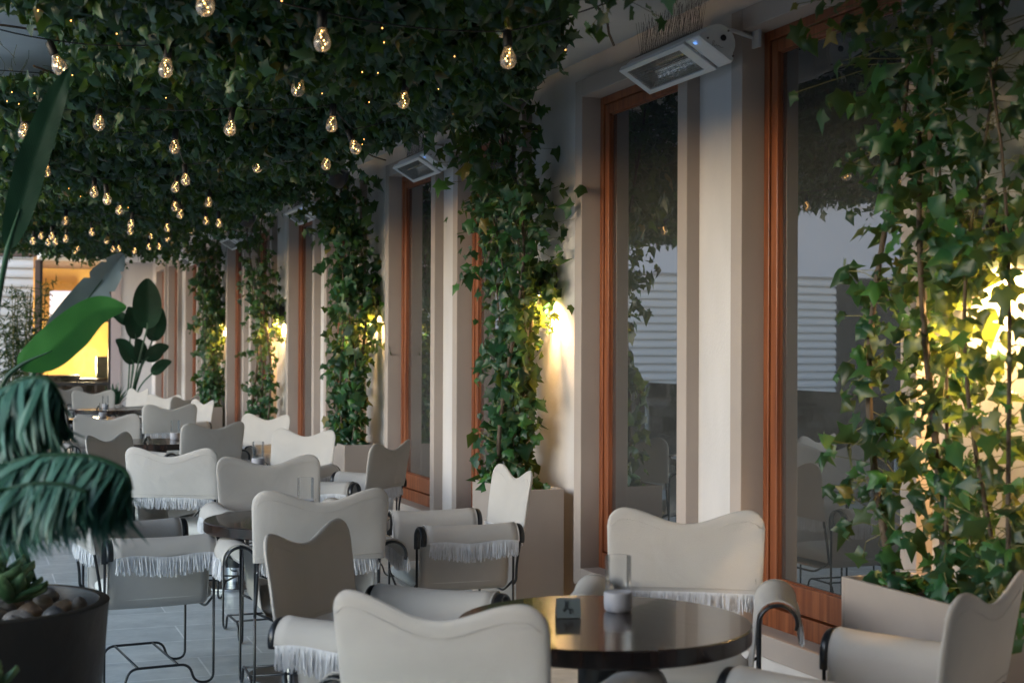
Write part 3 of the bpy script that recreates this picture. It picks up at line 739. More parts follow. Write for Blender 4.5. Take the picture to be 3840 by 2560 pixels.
def make_sign():
    root = empty('table_sign', (0, 0, 0)); w_, h_, d_ = .036, .052, .03
    b = MB(); b.add([(-w_, -d_, 0), (w_, -d_, 0), (w_, -.001, h_), (-w_, -.001, h_), (-w_, d_, 0), (w_, d_, 0), (w_, .001, h_), (-w_, .001, h_)], [(0, 1, 2, 3), (5, 4, 7, 6), (3, 2, 6, 7)])
    b.build('folded_plate', M['paper'], root, solid=.002)
    b = MB(); n = Vector((0, -h_, d_)).normalized()
    def q(x, t): return (x, -d_+(d_-.001)*t-.0016, h_*t+.001)
    for pts in ([(-.014, .35), (-.006, .8), (0, .85), (-.004, .5), (-.014, .3), (-.018, .45)], [(-.01, .9), (-.004, .55), (.004, .35)], [(.002, .25), (.008, .5), (.014, .22)], [(.001, .42), (.015, .40)], [(.003, .2), (.014, .36)]):
        b.tube([q(x, t) for x, t in pts], .0012, 5)
    b.build('motif', M['ink'], root)
    return root
sg = make_sign(); register(sg)
for i, (x, y, rz) in enumerate([(1.655, 3.89, -.30), (1.37, 12.2, 1.1), (1.5, 18.8, 1.2)]):
    o = sg if i == 0 else copy_tree(sg); o.location = (x, y, .7415); o.rotation_euler = (0, 0, rz)
    tag(o, ['small folded dark sign with a scribbled motif on the nearest table', 'small folded sign seen end on, on the fourth table', 'tiny folded sign seen end on, on the farthest table'][i], 'sign', 'folded signs on the tables')

# ------------------------------------------------------------------ string lights
def make_bulb():
    root = empty('string_bulb', (0, 0, 0))
    b = MB(); b.lathe([(0, .10), (.012, .10), (.017, .092), (.0175, .045), (.015, .040), (0, .040)], 16); b.build('socket', M['cable'], root, smooth='auto')
    b = MB(); b.lathe([(.0135, .046), (.0145, .038), (.019, .024), (.027, .008), (.030, -.008), (.028, -.022), (.020, -.034), (.010, -.0395), (0, -.0405)], 24)
    b.build('glass', M['bulbglass'], root, smooth=True)
    b = MB()
    for k in range(6):
        a = k*1.15; z = .03-.011*k; rr = .006+.001*k; x, y = rr*math.cos(a), rr*math.sin(a); h = .0027
        b.add([(x-h, y, z), (x+h, y, z), (x, y-h, z), (x, y+h, z), (x, y, z+h*1.3), (x, y, z-h*1.3)], [(0, 2, 4), (2, 1, 4), (1, 3, 4), (3, 0, 4), (2, 0, 5), (1, 2, 5), (3, 1, 5), (0, 3, 5)])
    b.build('filament', M['filament'], root)
    return root
bb = make_bulb(); register(bb)
BL = [
 (472, 8, 4.4, 'bulb cut by the top edge of the photo, left of centre'), (740, 92, 4.8, 'large near bulb left of centre under the top edge, with its socket'),
 (135, 150, 5.6, 'tilted bulb hanging at the tip of the long dark leaf'), (381, 156, 5.7, 'bulb to the right of the tilted one at upper left'),
 (684, 200, 6.0, 'bulb hanging just below and left of the large near bulb'), (1167, 133, 5.1, 'large bulb at upper centre, lower one of the stacked pair'),
 (1154, 64, 5.6, 'upper one of the stacked pair of bulbs at upper centre'), (927, 230, 6.6, 'single bulb on dark ivy left of the top speaker'),
 (529, 294, 6.9, 'bulb in the middle of the ivy, alone right of the third row'), (227, 282, 7.0, 'bulb in the left third, right of the long dark leaf'),
 (55, 301, 7.1, 'bulb at the left edge, left of the long dark leaf'), (762, 285, 7.0, 'bulb with a smaller one close below its left'),
 (735, 311, 8.7, 'small bulb close below the left of a larger one'), (401, 337, 7.8, 'bulb left of centre with a leaf across its side'),
 (591, 382, 8.7, 'lone mid-distance bulb under the middle of the ivy'), (749, 376, 8.5, 'lone bulb above the second speaker'),
 (815, 338, 7.5, 'tilted bulb near the right edge of the ivy ceiling'), (107, 393, 9.5, 'bulb peeping from behind the long dark leaf')]
FARB = [(426, 412, 9.0), (403, 429, 9.8), (216, 440, 9.8), (246, 457, 9.4), (402, 474, 11), (414, 491, 11.8), (479, 464, 11), (274, 482, 11), (150, 507, 12.4), (301, 514, 12), (299, 530, 13),
 (473, 507, 12.8), (503, 512, 12.3), (384, 523, 13.2), (385, 546, 14.6), (348, 540, 14.4), (211, 533, 13.6), (75, 553, 14.5), (119, 542, 13.6), (127, 555, 14.8), (110, 556, 15), (94, 541, 14.8), (151, 548, 14.4),
 (245, 552, 15), (260, 572, 16.4), (273, 571, 16.2), (309, 576, 16.6), (171, 576, 16.6), (178, 568, 16), (342, 567, 16), (366, 566, 16), (440, 527, 14)]
bpts = []
for i, t in enumerate([(a, b_, c, d) for a, b_, c, d in BL]+[(a, b_, c, 'tiny far bulb among the cluster glowing above the back wall') for a, b_, c in FARB]):
    o = bb if i == 0 else copy_tree(bb); p = at(t[0], t[1], t[2]); o.location = p
    o.rotation_euler = (random.uniform(-.15, .15), random.uniform(-.15, .15), random.uniform(0, 6)) if i not in (2, 16) else (R(-6), R(-22), 0)
    tag(o, t[3], 'light bulb', 'near bulbs of the string lights' if i < len(BL) else 'far bulbs of the string lights'); bpts.append(p)
# cables strung across between rows of bulbs
cab = []
for k in range(9):
    y = 4.2+k*1.45; pts = []
    near = [p for p in bpts if abs(p.y-y) < .75]; near.sort(key=lambda p: p.x)
    P = [Vector((-.15, y-.1, 2.76))]
    last = -.15
    for p in near:
        if p.x-last > .18: P.append(Vector((p.x, p.y, p.z+.095))); last = p.x
    P.append(Vector((2.3, y+.1, 2.84)))
    Q = []
    for a, c in zip(P, P[1:]):
        for j in range(8):
            t = j/8; q = a.lerp(c, t); q.z += -.05*(a-c).length*4*t*(1-t)*.6; Q.append(q)
    Q.append(P[-1]); b = MB(); b.tube(Q, .0028, 5)
    tag(b.build('string_cable', M['cable'], None, smooth=True), 'thin black cable sagging along the %s row of bulbs from the camera' % ['nearest', 'second', 'third', 'fourth', 'fifth', 'sixth', 'seventh', 'eighth', 'ninth'][k], 'cable', 'cables of the string lights')

# ------------------------------------------------------------------ ivy ceiling
def canopy():
    root = empty('ivy_ceiling', (1.2, 10, 3.0), 0, 'dense dark green ivy mat hanging under the whole terrace ceiling', 'ivy')
    root.location = (0, 0, 0)
    V, F, T, off = [], [], [], 0
    def lump(x, y): return .05*np.sin(x*3.1+y*1.3)+.05*np.sin(y*2.3-x*1.7)+.03*np.sin(x*7+y*5.1)
    def keep(x, y):
        xr = 2.26-.24*np.clip((5.6-y)/.8, 0, 1)+.05*np.sin(y*2.1)+.06*np.sin(y*5.3+1)+.04*np.sin(y*11)
        bulge = .46*np.exp(-((((y-3.62+PER/2) % PER)-PER/2)/.36)**2)*np.where(y < 8.6, 0, .92); ramp = np.where((y > 4.9) & (y < 8.45), np.clip((y-4.9)*.19, 0, .6), 0); bulge = bulge+ramp*np.clip((8.45-y)/.3, 0, 1)
        xl = -.05+.10*np.sin(y*1.7)+.06*np.sin(y*6.1)
        hole = ((x < .27) & (y > 8.1) & (y < 8.7)) | ((x < .30) & (y > 10.8) & (y < 11.9))
        return (x < xr+bulge) & (x > xl) & ~hole
    for (y0, y1, n, sz, zlo, zhi) in ((2.8, 9, 25000, .062, 2.76, 3.14), (9, 14, 15000, .07, 2.77, 3.14), (14, 18.5, 9500, .08, 2.79, 3.14), (18.5, 20.8, 4500, .085, 2.86, 3.14)):
        x = rng.uniform(-.3, 3.0, n*2)[:n*2]; y = rng.uniform(y0, y1, n*2); k = keep(x, y); x, y = x[k][:n], y[k][:n]; m = len(x)
        z = zlo+.10*np.clip((x-2.3)/.2, 0, 1)+lump(x, y)+(zhi-zlo)*rng.beta(1.1, 2.0, m)+.02*rng.normal(size=m)
        cut = (x < .1+.3*(y-5.75)) & (y > 5.75) & (y < 8.7) & (z-1.53 > .190*(.9351*y+.35*x)); x, y, z = x[~cut], y[~cut], z[~cut]; m = len(x)
        for i_ in range(3):
            near = (np.hypot(x-2.62, y-(7.12+PER*i_)) < .27) & (z < 3.02); z = np.where(near, 3.05, z)
        nrm = np.stack([rng.normal(-.45, .75, m), rng.normal(-.45, .75, m), rng.normal(-.35, .55, m)], 1)
        tip = np.stack([rng.normal(0, .6, m), rng.normal(0, .6, m), rng.normal(-.9, .5, m)], 1)
        v, f, t = leafset(np.stack([x, y, z], 1), nrm, tip, sz*rng.uniform(.55, 1.35, m))
        V.append(v); F.append(f+off); T.append(t); off += len(v)
    # hanging sprigs
    pos = []; paths = []
    for i in range(330):
        y = rng.uniform(3, 20.4); e = rng.random()
        x = rng.uniform(-.0, 2.25) if e < .7 else (2.2+.1*rng.random() if e < .85 else rng.uniform(-.1, .12))
        if x < .5 and 5.7 < y < 7.2: continue
        if y < 5.3: x = min(x, 2.0)
        L = rng.uniform(.05, .20); p = np.array([x, y, 2.82+lump(x, y)]); q = [p.copy()]
        dx, dy = rng.normal(0, .06, 2)
        for k in range(6):
            p = p+np.array([dx/3+rng.normal(0, .006), dy/3+rng.normal(0, .006), -L/6]); q.append(p.copy())
            pos.append(p+rng.normal(0, .012, 3))
        paths.append(q)
    pos = np.array(pos); m = len(pos)
    v, f, t = leafset(pos, rng.normal(0, 1, (m, 3))*np.array([1, 1, .4]), np.stack([rng.normal(0, .5, m), rng.normal(0, .5, m), -np.ones(m)], 1), rng.uniform(.03, .07, m))
    V.append(v); F.append(f+off); T.append(np.clip(t+.15, 0, 1))
    npmesh('foliage', np.concatenate(V), np.concatenate(F), M['ivy'], root, False, np.concatenate(T))
    b = MB()
    for q in paths: b.tube(q, .0012, 3, cap=False)
    for i in range(900):
        x, y = rng.uniform(0, 2.4), rng.uniform(3, 16); z = 2.8+float(lump(x, y))+rng.uniform(-.02, .14); p = np.array([x, y, z]); q = [p.copy()]
        d = rng.normal(0, 1, 3)*np.array([1, 1, .5]); d /= np.linalg.norm(d)
        for k in range(4): d = d+rng.normal(0, .35, 3); d /= np.linalg.norm(d); p = p+d*.035; q.append(p.copy())
        b.tube(q, .0013, 3, cap=False)
    b.build('tendrils', M['tendril'], root)
    b = MB()
    for i in range(60):
        x, y = rng.uniform(0, 2.4), rng.uniform(3, 20); p = np.array([x, y, 3.08]); q = [p.copy()]
        d = rng.normal(0, 1, 3)*np.array([1, 1, .1]); d /= np.linalg.norm(d)
        for k in range(10): d = d+rng.normal(0, .3, 3)*np.array([1, 1, .2]); d /= np.linalg.norm(d); p = p+d*.12; p[2] = min(max(p[2], 2.9), 3.12); q.append(p.copy())
        b.tube(q, .006, 5)
    b.build('branches', M['stem'], root, smooth=True)
    b = MB()
    for k in range(9): b.tube([(.05+k*.27, 3 if k > 3 else 8.8, 3.13), (.05+k*.27, 20.8, 3.13)], .004, 4)
    for k in range(59): b.tube([((.95 if 8 < k < 19 else .0), 3+k*.3, 3.125), (2.3, 3+k*.3, 3.125)], .003, 4)
    b.build('support_mesh', M['cable'], root)
canopy()

# fairy lights in the ivy
fm = MB(); h = .0024; fm.add([(-h, 0, 0), (h, 0, 0), (0, -h, 0), (0, h, 0), (0, 0, h*1.4), (0, 0, -h*1.4)], [(0, 2, 4), (2, 1, 4), (1, 3, 4), (3, 0, 4), (2, 0, 5), (1, 2, 5), (3, 1, 5), (0, 3, 5)])
f0 = fm.build('fairy_light', M['fairy']); tag(f0, 'tiny orange fairy light glinting among the ivy leaves', 'fairy light', 'fairy lights in the ivy ceiling')
fl = [(163, 48, 5), (87, 25, 4.6), (268, 78, 5.2), (166, 173, 6), (428, 180, 6.2), (79, 215, 6.4), (381, 225, 6.6), (255, 245, 7), (551, 172, 6.2), (585, 172, 6.3), (647, 2, 4.4), (878, 65, 4.9), (882, 98, 5.1), (832, 166, 5.8), (868, 168, 5.8),
      (1007, 205, 6.4), (1044, 130, 5.4), (1036, 232, 6.8), (1041, 261, 7.1), (1299, 115, 5.2), (848, 235, 6.6), (46, 430, 10), (27, 212, 6.4), (16, 233, 6.6), (43, 239, 6.7), (158, 433, 10), (185, 451, 10.4), (294, 477, 11), (230, 451, 10.5), (836, 320, 8), (832, 332, 8.2), (740, 215, 6.4)]
for i, (u, v, d) in enumerate(fl):
    o = f0 if i == 0 else f0.copy()
    if i: C.objects.link(o)
    o.location = at(u, v, d)

# ------------------------------------------------------------------ ivy columns
def column(cy, n, seed, wide, dens, label, ys=None):
    r = np.random.default_rng(seed); root = empty('climbing_ivy', (3.08, cy, .66), 0, label, 'ivy', 'ivy columns growing from the planters')
    P = []; b = MB(); b2 = MB(); td = MB()
    ns = 5
    stems = []
    for s in range(ns):
        x, y = 3.08+r.uniform(-.08, .08), (cy+r.uniform(-.22, .22)*wide if ys is None else ys[s]); q = []; ph = r.uniform(0, 6, 2)
        for k in range(26):
            z = .62+2.45*k/25; a = .045+.02*k/25
            q.append(np.array([x+a*math.sin(z*2.6+ph[0])-.06*max(0, z-2.2), y+a*1.7*min(1, wide)*math.sin(z*1.9+ph[1]), z]))
        b.tube([p-np.array([3.08, cy, .66]) for p in q], [.016*(1-.6*k/25)*(1 if s < 2 else .55) for k in range(26)], 6); stems.append(q)
    for i in range(n):
        q = stems[r.integers(ns)]; t = r.random()**(.85 if cy > 5 else .68)
        if r.random() < .15: t = r.uniform(.0, .22)
        k = min(24, int(t*25)); c = q[k]*(1-(t*25-k))+q[k+1]*(t*25-k)
        z = c[2]; up = max(0, (z-2.35)/.8)
        spread = (.066+.025*math.sin(z*4+seed)+.05*max(0, min(1, (z-1.4)/.8))+.10*up)*(1.0 if z > 1.0 else 1.15)
        o = r.normal(0, 1, 3)*np.array([spread*.75, spread*(1.0+.3*wide), .05])
        if up > 0: o[0] -= up*abs(r.normal(0, .16))
        p = c+o; p[0] = min(p[0], WP-.025); p[0] = max(p[0], 2.8 if cy < 5 else 2.55)
        p[1] = min(max(p[1], cy-.60), cy+.52)
        if p[2] < .80: p[0] = min(max(p[0], 2.97), 3.19); p[1] = min(max(p[1], cy-.33), cy+.33); p[2] = max(p[2], .73)
        if i%4 and abs(math.sin(c[2]*5.3+seed*1.7+c[1]*3)) < .30: continue
        P.append(p)
        if r.random() < .45:
            m_ = (c+p)/2+r.normal(0, .015, 3); m_[0] = min(m_[0], WP-.01)
            td.tube([c-np.array([3.08, cy, .66]), m_-np.array([3.08, cy, .66]), p-np.array([3.08, cy, .66])], .0016, 3, cap=False)
    for k in range(70 if cy > 5 else 12):
        P.append(np.array([WP-.10+r.normal(0, .05), cy+r.normal(-.03, .11), 1.96+r.normal(0, .12)])); P[-1][0] = min(P[-1][0], WP-.03)
    # loose side shoots
    for s in range(int(14*wide)):
        q = stems[r.integers(ns)]; c = q[r.integers(2, 25)].copy(); d = np.array([-abs(r.normal(0, .5)), r.normal(0, 1), r.uniform(-.2, .5)]); d /= np.linalg.norm(d); pth = [c-np.array([3.08, cy, .66])]
        for k in range(7):
            d = d+np.array([0, 0, -.14])+r.normal(0, .1, 3); d /= np.linalg.norm(d); c = c+d*.04; c[0] = max(c[0], 2.76); c[1] = min(c[1], cy+.5); c[0] = min(c[0], WP-.03); pth.append(c-np.array([3.08, cy, .66])); P.append(c+r.normal(0, .01, 3))
        td.tube(pth, .002, 4, cap=False)
    P = np.array(P); m = len(P)
    nrm = np.stack([r.normal(-.9, .6, m), r.normal(-.5, .7, m), r.normal(.3, .5, m)], 1); tip = np.stack([r.normal(-.2, .5, m), r.normal(0, .7, m), r.normal(-.7, .5, m)], 1)
    v, f, t = leafset(P-np.array([3.08, cy, .66]), nrm, tip, r.choice([.05, .065, .085, .105], m)*r.uniform(.8, 1.15, m)*dens)
    npmesh('foliage', v, f, M['ivybig'], root, False, t)
    b.build('trunk', M['stem'], root, smooth=True); td.build('tendrils', M['tendril'], root)
column(3.97, 1750, 3, 1.1, .84, 'near ivy at the right edge, yellow-green where the wall lamp shines through', (4.18, 4.10, 3.74, 3.62, 3.95))
column(8.02, 1600, 5, .85, .96, 'sharp middle ivy column between two wood windows')
column(12.07, 1350, 8, .85, 1.05, 'third ivy column from the camera, right of the third heater')
column(16.12, 700, 13, .8, .95, 'fourth ivy column, thin and lit yellow by the lamp beside it')
column(20.17, 1300, 21, 1.1, 1.05, 'farthest ivy column, dark and dense before the back wall')

# ------------------------------------------------------------------ foreground pots, succulents and big leaves
def make_pot(loc, rad, hgt, label):
    root = empty('round_pot', loc, 0, label, 'pot', 'dark round pots in the left foreground')
    b = MB(); b.lathe([(0, 0), (rad*.80, 0), (rad*.84, .02), (rad*.99, hgt-.02), (rad, hgt-.004), (rad-.006, hgt), (rad-.032, hgt), (rad-.038, hgt-.01), (rad-.045, hgt-.10)], 64); b.build('shell', M['pot'], root, smooth='auto')
    b = MB(); b.lathe([(0, hgt-.075), (rad-.04, hgt-.08)], 48); b.build('soil', M['soil'], root)
    return root
PC = Vector((.055, 4.62, 0)); make_pot(PC, .35, .755, 'dark round metal pot with pebbles and a succulent at left')
PC2 = Vector((-.06, 3.62, 0)); make_pot(PC2, .30, .66, 'second dark pot at the bottom left corner, only its rim showing')
labs = ['large pale pebble at the right inside the round pot', 'striped pebble at the right rim of the pot', 'brown pebble by the right rim of the pot']
pb = [(235, 1405, .034, 'stone'), (292, 1362, .045, 'stoned'), (340, 1350, .04, 'stone'), (355, 1378, .034, 'stoneb'), (262, 1385, .03, 'stoneb'), (150, 1412, .034, 'stone'), (118, 1390, .032, 'stoned'), (95, 1412, .03, 'stone'), (128, 1440, .032, 'stoned'),
      (205, 1378, .03, 'stoneb'), (235, 1438, .028, 'stoned'), (315, 1398, .03, 'stoneb'), (60, 1430, .035, 'stoned'), (20, 1400, .036, 'stone'), (190, 1425, .03, 'stoneb'), (270, 1420, .028, 'stone')]
for i in range(26):
    a = i*2.4; rr = .29*math.sqrt((i+.5)/26); p = Vector((PC.x+rr*math.cos(a), PC.y+rr*math.sin(a), .722+random.uniform(0, .016)))
    s = random.uniform(.034, .052); side = 'right' if p.x > PC.x+.1 else 'back' if p.y > PC.y+.1 else 'left' if p.x < PC.x-.1 else 'front'
    pebble('pebble', p, (s, s*.8, s*.62), random.choice([M['stone'], M['stoneb'], M['stoned'], M['stone']]), 'rounded river pebble lying in the dark round pot at left', 'pebbles in the round pot')
for i in range(12):
    a = i*2.4; rr = .24*math.sqrt((i+.5)/12); s = random.uniform(.03, .045)
    pebble('pebble', (PC2.x+rr*math.cos(a), PC2.y+rr*math.sin(a), .60), (s, s*.8, s*.6), random.choice([M['stone'], M['stoned']]), 'rounded pebble in the bottom left corner pot', 'pebbles in the corner pot')
def succulent(loc, n, size, label, tilt=(0, 0)):
    V, F, T, off = [], [], [], 0; b = MB()
    tm = []; nu, nv = 7, 5
    for i in range(nu):
        t = i/(nu-1); wv = .24*math.sin(PI*min(1, .12+t*.92))**.8*(1 if t < .97 else .3)
        for j in range(nv):
            s = -1+2*j/(nv-1); tm.append((wv*s, t, .10*s*s+.28*t*t-.03))
    tm = np.array(tm); tf = np.array([(i*nv+j, i*nv+j+1, (i+1)*nv+j+1, (i+1)*nv+j) for i in range(nu-1) for j in range(nv-1)])
    for k in range(n):
        a = k*2.39996; e = k/n; el = R(8+62*(1-e)); L = size*(.55+.55*e)
        d = np.array([math.cos(a)*math.cos(el), math.sin(a)*math.cos(el), math.sin(el)]); up = np.array([-math.cos(a)*math.sin(el), -math.sin(a)*math.sin(el), math.cos(el)]); s = np.cross(d, up)
        v = L*(tm[:, :1]*s+tm[:, 1:2]*d+tm[:, 2:]*up)+np.array([0, 0, .02*(1-e)]); V.append(v); F.append(tf+off); T += [random.uniform(.3, 1)*.5+.5*q for q in tm[:, 1]]; off += len(v)
    o = npmesh('succulent', np.concatenate(V), np.concatenate(F), M['succ'], None, True, np.clip(np.array(T), 0, 1)); md = o.modifiers.new('s', 'SOLIDIFY'); md.thickness = .008; md.offset = 0
    o.location = loc; o.rotation_euler = (tilt[0], tilt[1], 0); tag(o, label, 'plant', 'succulents in the round pots')
succulent((-.02, 4.60, .775), 44, .20, 'large green succulent rosette on the left of the round pot', (0, .1))
succulent((.10, 4.56, .765), 30, .12, 'smaller succulent rosette over the pebbles of the round pot', (-.2, .25))
succulent((.01, 3.74, .655), 26, .12, 'blurred succulent in the bottom left corner pot')

def paddle(b, path, width, fold=.25, n=None, wav=.0, roll=0, split=(), face=None):
    """broad leaf along a path (base to tip)"""
    P = spline(path, 10); n = len(P); nv = 11; pts = []
    for i in range(n):
        t = i/(n-1); T = (P[min(i+1, n-1)]-P[max(i-1, 0)]).normalized()
        up = Vector(face) if face else Vector((math.sin(roll)*1.0, -.35, math.cos(roll))); s = T.cross(up).normalized(); u = s.cross(T).normalized()
        wv = width*max(0.02, math.sin(PI*(t**.75)*.985+.03))**.62
        for k in split:
            if abs(t-k) < .018: wv *= .72
        for j in range(nv):
            q = -1+2*j/(nv-1)
            pts.append(P[i]+s*wv*q+u*(abs(q)*wv*fold*2-.0)+u*wav*math.sin(t*23+q*2)*abs(q)); b.at.append(t*1.0+(1-abs(q))*.10)
    b.grid(pts, n, nv)
def big_plant():
    g = 'broad leaved plants in the left foreground'
    # long dark paddle leaf at far left, on its own stalk
    r1 = empty('banana_leaf', PC+Vector((-.05, 0, .70)), 0, 'long dark green paddle leaf standing up at the left edge', 'plant', g)
    def loc(p): return [q-(PC+Vector((-.05, 0, .70))) for q in p]
    b = MB(); paddle(b, loc([at(18, 572, 4.35), at(48, 470, 4.3), at(82, 350, 4.25), at(125, 235, 4.2), at(158, 158, 4.2)]), .046, .10, wav=.002, face=(-.1, -1, .1)); b.build('blade', M['paddledark'], r1, smooth=True)
    b = MB(); b.tube(spline(loc([at(60, 1335, 4.5), at(-40, 1000, 4.45), at(-8, 720, 4.4), at(18, 572, 4.35), at(45, 480, 4.3)]), 6), [.009]*18+[.009-.0012*q for q in range(7)], 8); b.build('stalk', M['paddle'], r1, smooth=True)
    r2 = empty('banana_leaf', PC+Vector((-.02, .05, .70)), 0, 'grey green upper leaf leaning right in front of the lit window', 'plant', g)
    def loc(p): return [q-(PC+Vector((-.02, .05, .70))) for q in p]
    b = MB(); paddle(b, loc([at(80, 850, 4.6), at(140, 765, 4.6), at(200, 690, 4.62), at(250, 625, 4.66), at(283, 583, 4.7)]), .060, .20, wav=.003, face=(.1, -1, .1), split=(.62, .8)); b.build('blade', M['paddleback'], r2, smooth=True)
    b = MB(); b.tube(spline(loc([at(70, 1335, 4.65), at(20, 1120, 4.6), at(38, 960, 4.6), at(80, 850, 4.6), at(150, 752, 4.6), at(235, 643, 4.64)]), 6), [.009]*19+[.009-.00068*q for q in range(12)], 8); b.build('stalk', M['paddle'], r2, smooth=True)
    r3 = empty('banana_leaf', PC+Vector((0, -.03, .70)), 0, 'bright green leaf curving right below the grey one', 'plant', g)
    def loc(p): return [q-(PC+Vector((0, -.03, .70))) for q in p]
    b = MB(); paddle(b, loc([at(42, 842, 4.45), at(105, 815, 4.45), at(165, 765, 4.45), at(225, 715, 4.48), at(290, 705, 4.5)]), .068, -.12, wav=.002, face=(.1, -1, -.35)); b.build('blade', M['paddlebright'], r3, smooth=True)
    b = MB(); b.tube(spline(loc([at(80, 1335, 4.5), at(-5, 1060, 4.5), at(2, 900, 4.45), at(42, 842, 4.45), at(120, 805, 4.45)]), 6), [.008]*17+[.008-.0009*q for q in range(8)], 8); b.build('stalk', M['paddle'], r3, smooth=True)
    # two drooping feathery fronds
    def frond(name, lab, rach, lf, Lr, droop, seed, wd=.012, n=95):
        r = np.random.default_rng(seed); rach = [PC2+Vector((-.05, -.03, .60)), PC2.lerp(rach[0], .5)+Vector((-.12, 0, .25))]+rach; nst = 24; base = rach[0]; root = empty('palm_frond', base, 0, lab, 'plant', g)
        P = spline([q-base for q in rach], 12); b = MB(); b.tube(P, .0045, 6); b.build('rachis', M['paddle'], root, smooth=True)
        pos, nr, tp, sz = [], [], [], []
        for i in range(n):
            t = (i+.5)/n; k = nst+t*(len(P)-1-nst); a = P[int(k)]; c = P[min(len(P)-1, int(k)+1)]; p = a.lerp(c, k-int(k)); T = (c-a).normalized()
            for s in (-1, 1):
                dv = Vector(lf)*(1 if s > 0 else .85)+T*.35+Vector(r.normal(0, .09, 3))+Vector((0, s*.25, 0))
                pos.append(p); tp.append(dv.normalized()); nr.append(Vector((-.9+r.normal(0, .35), -.7, .35+r.normal(0, .3)))); sz.append(Lr*(.35+.65*math.sin(PI*min(1, .15+t*.85))**.7)*r.uniform(.85, 1.1))
        B2 = np.array([(0, 0, 0), (-.030, .12, .01), (.030, .12, .01), (-.034, .4, .0), (.034, .4, .0), (-.026, .75, -.06), (.026, .75, -.06), (0, 1, -.16)]); F2 = np.array([(0, 2, 1), (1, 2, 4), (1, 4, 3), (3, 4, 6), (3, 6, 5), (5, 6, 7)])
        v, f, tt = leafset(np.array(pos), np.array(nr), np.array(tp), np.array(sz), B2*np.array([wd/.012, 1, 1]), F2, .006)
        npmesh('leaflets', v, f, M['palm'], root, False, tt)
    frond('a', 'upper drooping feathery frond at the left edge', [at(-60, 960, 3.1), at(0, 900, 3.1), at(60, 868, 3.1), at(115, 875, 3.1), at(148, 930, 3.1)], (-.35, 0, -1), .19, 1, 1, .014, 210)
    frond('b', 'lower wide feathery frond reaching right in front of the chairs', [at(-70, 1120, 3.0), at(20, 1065, 3.0), at(110, 1045, 3.0), at(210, 1048, 3.0), at(285, 1080, 3.0), at(303, 1125, 3.0)], (-.95, 0, -.75), .20, 1, 2, .014, 260)
    frond('c', 'low frond under the wide one, hanging over the paving', [at(-60, 1180, 2.9), at(30, 1120, 2.9), at(130, 1110, 2.9), at(200, 1130, 2.9)], (-.8, 0, -.75), .145, 1, 3, .014, 140)
big_plant()

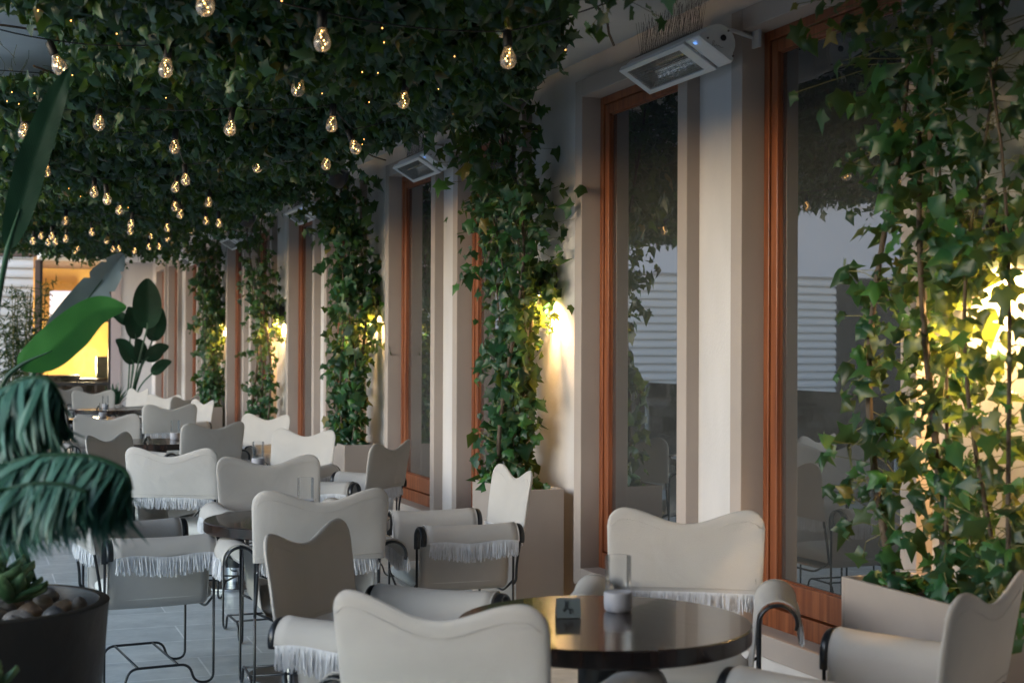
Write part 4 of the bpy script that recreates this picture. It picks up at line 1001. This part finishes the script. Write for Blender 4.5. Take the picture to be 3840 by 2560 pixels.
# ------------------------------------------------------------------ far plants
def paddle_tree():
    base = Vector((2.45, 24.5, 0)); root = empty('paddle_leaf_plant', base, 0, 'tall dark plant with paddle leaves against the far beige wall', 'plant')
    lv = [(318, 700, 60, 1.15, .0), (288, 742, 40, .85, -.3), (342, 745, 42, .9, .35), (272, 805, 34, .7, -.9), (302, 800, 30, .6, -.2), (340, 808, 32, .7, .8), (348, 840, 26, .6, .7), (290, 815, 26, .6, -.7), (262, 733, 24, .5, -.8)]
    b = MB(); s = MB()
    for (u, v, hpx, L, ln) in lv:
        c = at(u, v, 25.0); c.y = 24.5+random.uniform(-.15, .15); hh = hpx/3267*25
        d = Vector((ln*.6, random.uniform(-.2, .2), 1 if hpx > 33 else .35)).normalized()
        p0 = c-d*hh*.95-base; p1 = c+d*hh*.95-base
        paddle(b, [p0, p0.lerp(p1, .35)+Vector((0, -.02, 0)), p0.lerp(p1, .7), p1+Vector((ln*.06, 0, -.03))], hh*.52, .12, face=(random.uniform(-.5, .5), -1, .2))
        s.tube(spline([(ln*.05, 0, .55), p0*.5+Vector((0, 0, .35)), p0, p0+d*.1], 5), .014, 6)
    b.build('foliage', M['paddledark'], root, smooth=True); s.build('stalks', M['paddle'], root, smooth=True)
    t = MB(); t.lathe([(0, 0), (.16, 0), (.21, .5), (.19, .5), (.18, .44), (0, .44)], 32); pp = t.build('clay_pot', M['pot'], None, smooth='auto'); pp.location = base; tag(pp, 'dark pot under the tall paddle leaf plant', 'pot')
    r2 = empty('agave', (2.05, 22.6, 0), 0, 'spiky green agave behind the far chairs', 'plant'); b = MB()
    for k in range(22):
        a = k*2.4; e = R(35+50*(1-k/22)); L = .34+.1*random.random(); w0 = .025
        d = Vector((math.cos(a)*math.cos(e), math.sin(a)*math.cos(e), math.sin(e))); sd_ = d.cross(Vector((0, 0, 1))).normalized(); o = Vector((0, 0, .62))
        b.add([o-sd_*w0, o+sd_*w0, o+d*L*.5+sd_*w0*1.1+Vector((0, 0, .01)), o+d*L*.5-sd_*w0*1.1+Vector((0, 0, .01)), o+d*L], [(0, 1, 2, 3), (3, 2, 4)])
    b.build('leaves', M['paddle'], r2); t = MB(); t.lathe([(0, 0), (.13, 0), (.16, .60), (.14, .60), (.13, .56), (0, .56)], 24); pp = t.build('clay_pot', M['pot'], None, smooth='auto'); pp.location = (2.05, 22.6, 0); tag(pp, 'dark pot holding the spiky agave', 'pot')
paddle_tree()
def bamboo():
    base = Vector((.72, 25.8, 0)); root = empty('bamboo', base, 0, 'tall thin leaved bamboo clump before the far siding', 'plant'); r = np.random.default_rng(4)
    s = MB(); P = []
    for k in range(16):
        x, y = r.uniform(-.42, .45), r.uniform(-.15, .15); h = r.uniform(1.9, 2.75); lx = r.normal(0, .07)
        q = [(x+lx*t*t, y, .4+(h-.4)*t) for t in np.linspace(0, 1, 8)]; s.tube(q, .008, 5)
        for j in range(120):
            t = r.uniform(.12, 1); P.append((x+lx*t*t+r.normal(0, .07), y+r.normal(0, .08), .4+(h-.4)*t+r.normal(0, .03)))
    P = np.array(P); m = len(P); B3 = BLADE*np.array([1.0, 1, 1])
    v, f, t = leafset(P, r.normal(0, 1, (m, 3)), np.stack([r.normal(0, .8, m), r.normal(0, .5, m), r.normal(-.2, .7, m)], 1), r.uniform(.10, .18, m), B3, BLADEF, .01)
    npmesh('foliage', v, f, M['bamboo'], root, False, t); s.build('culms', M['tendril'], root, smooth=True)
    t = MB(); t.box(-.55, .55, -.2, -.18, 0, .5); t.box(-.55, .55, .18, .2, 0, .5); t.box(-.55, -.53, -.18, .18, 0, .5); t.box(.53, .55, -.18, .18, 0, .5); t.box(-.53, .53, -.18, .18, .05, .44)
    pp = t.build('trough_planter', M['pot']); pp.location = base; tag(pp, 'dark trough planter under the bamboo clump', 'planter')
bamboo()
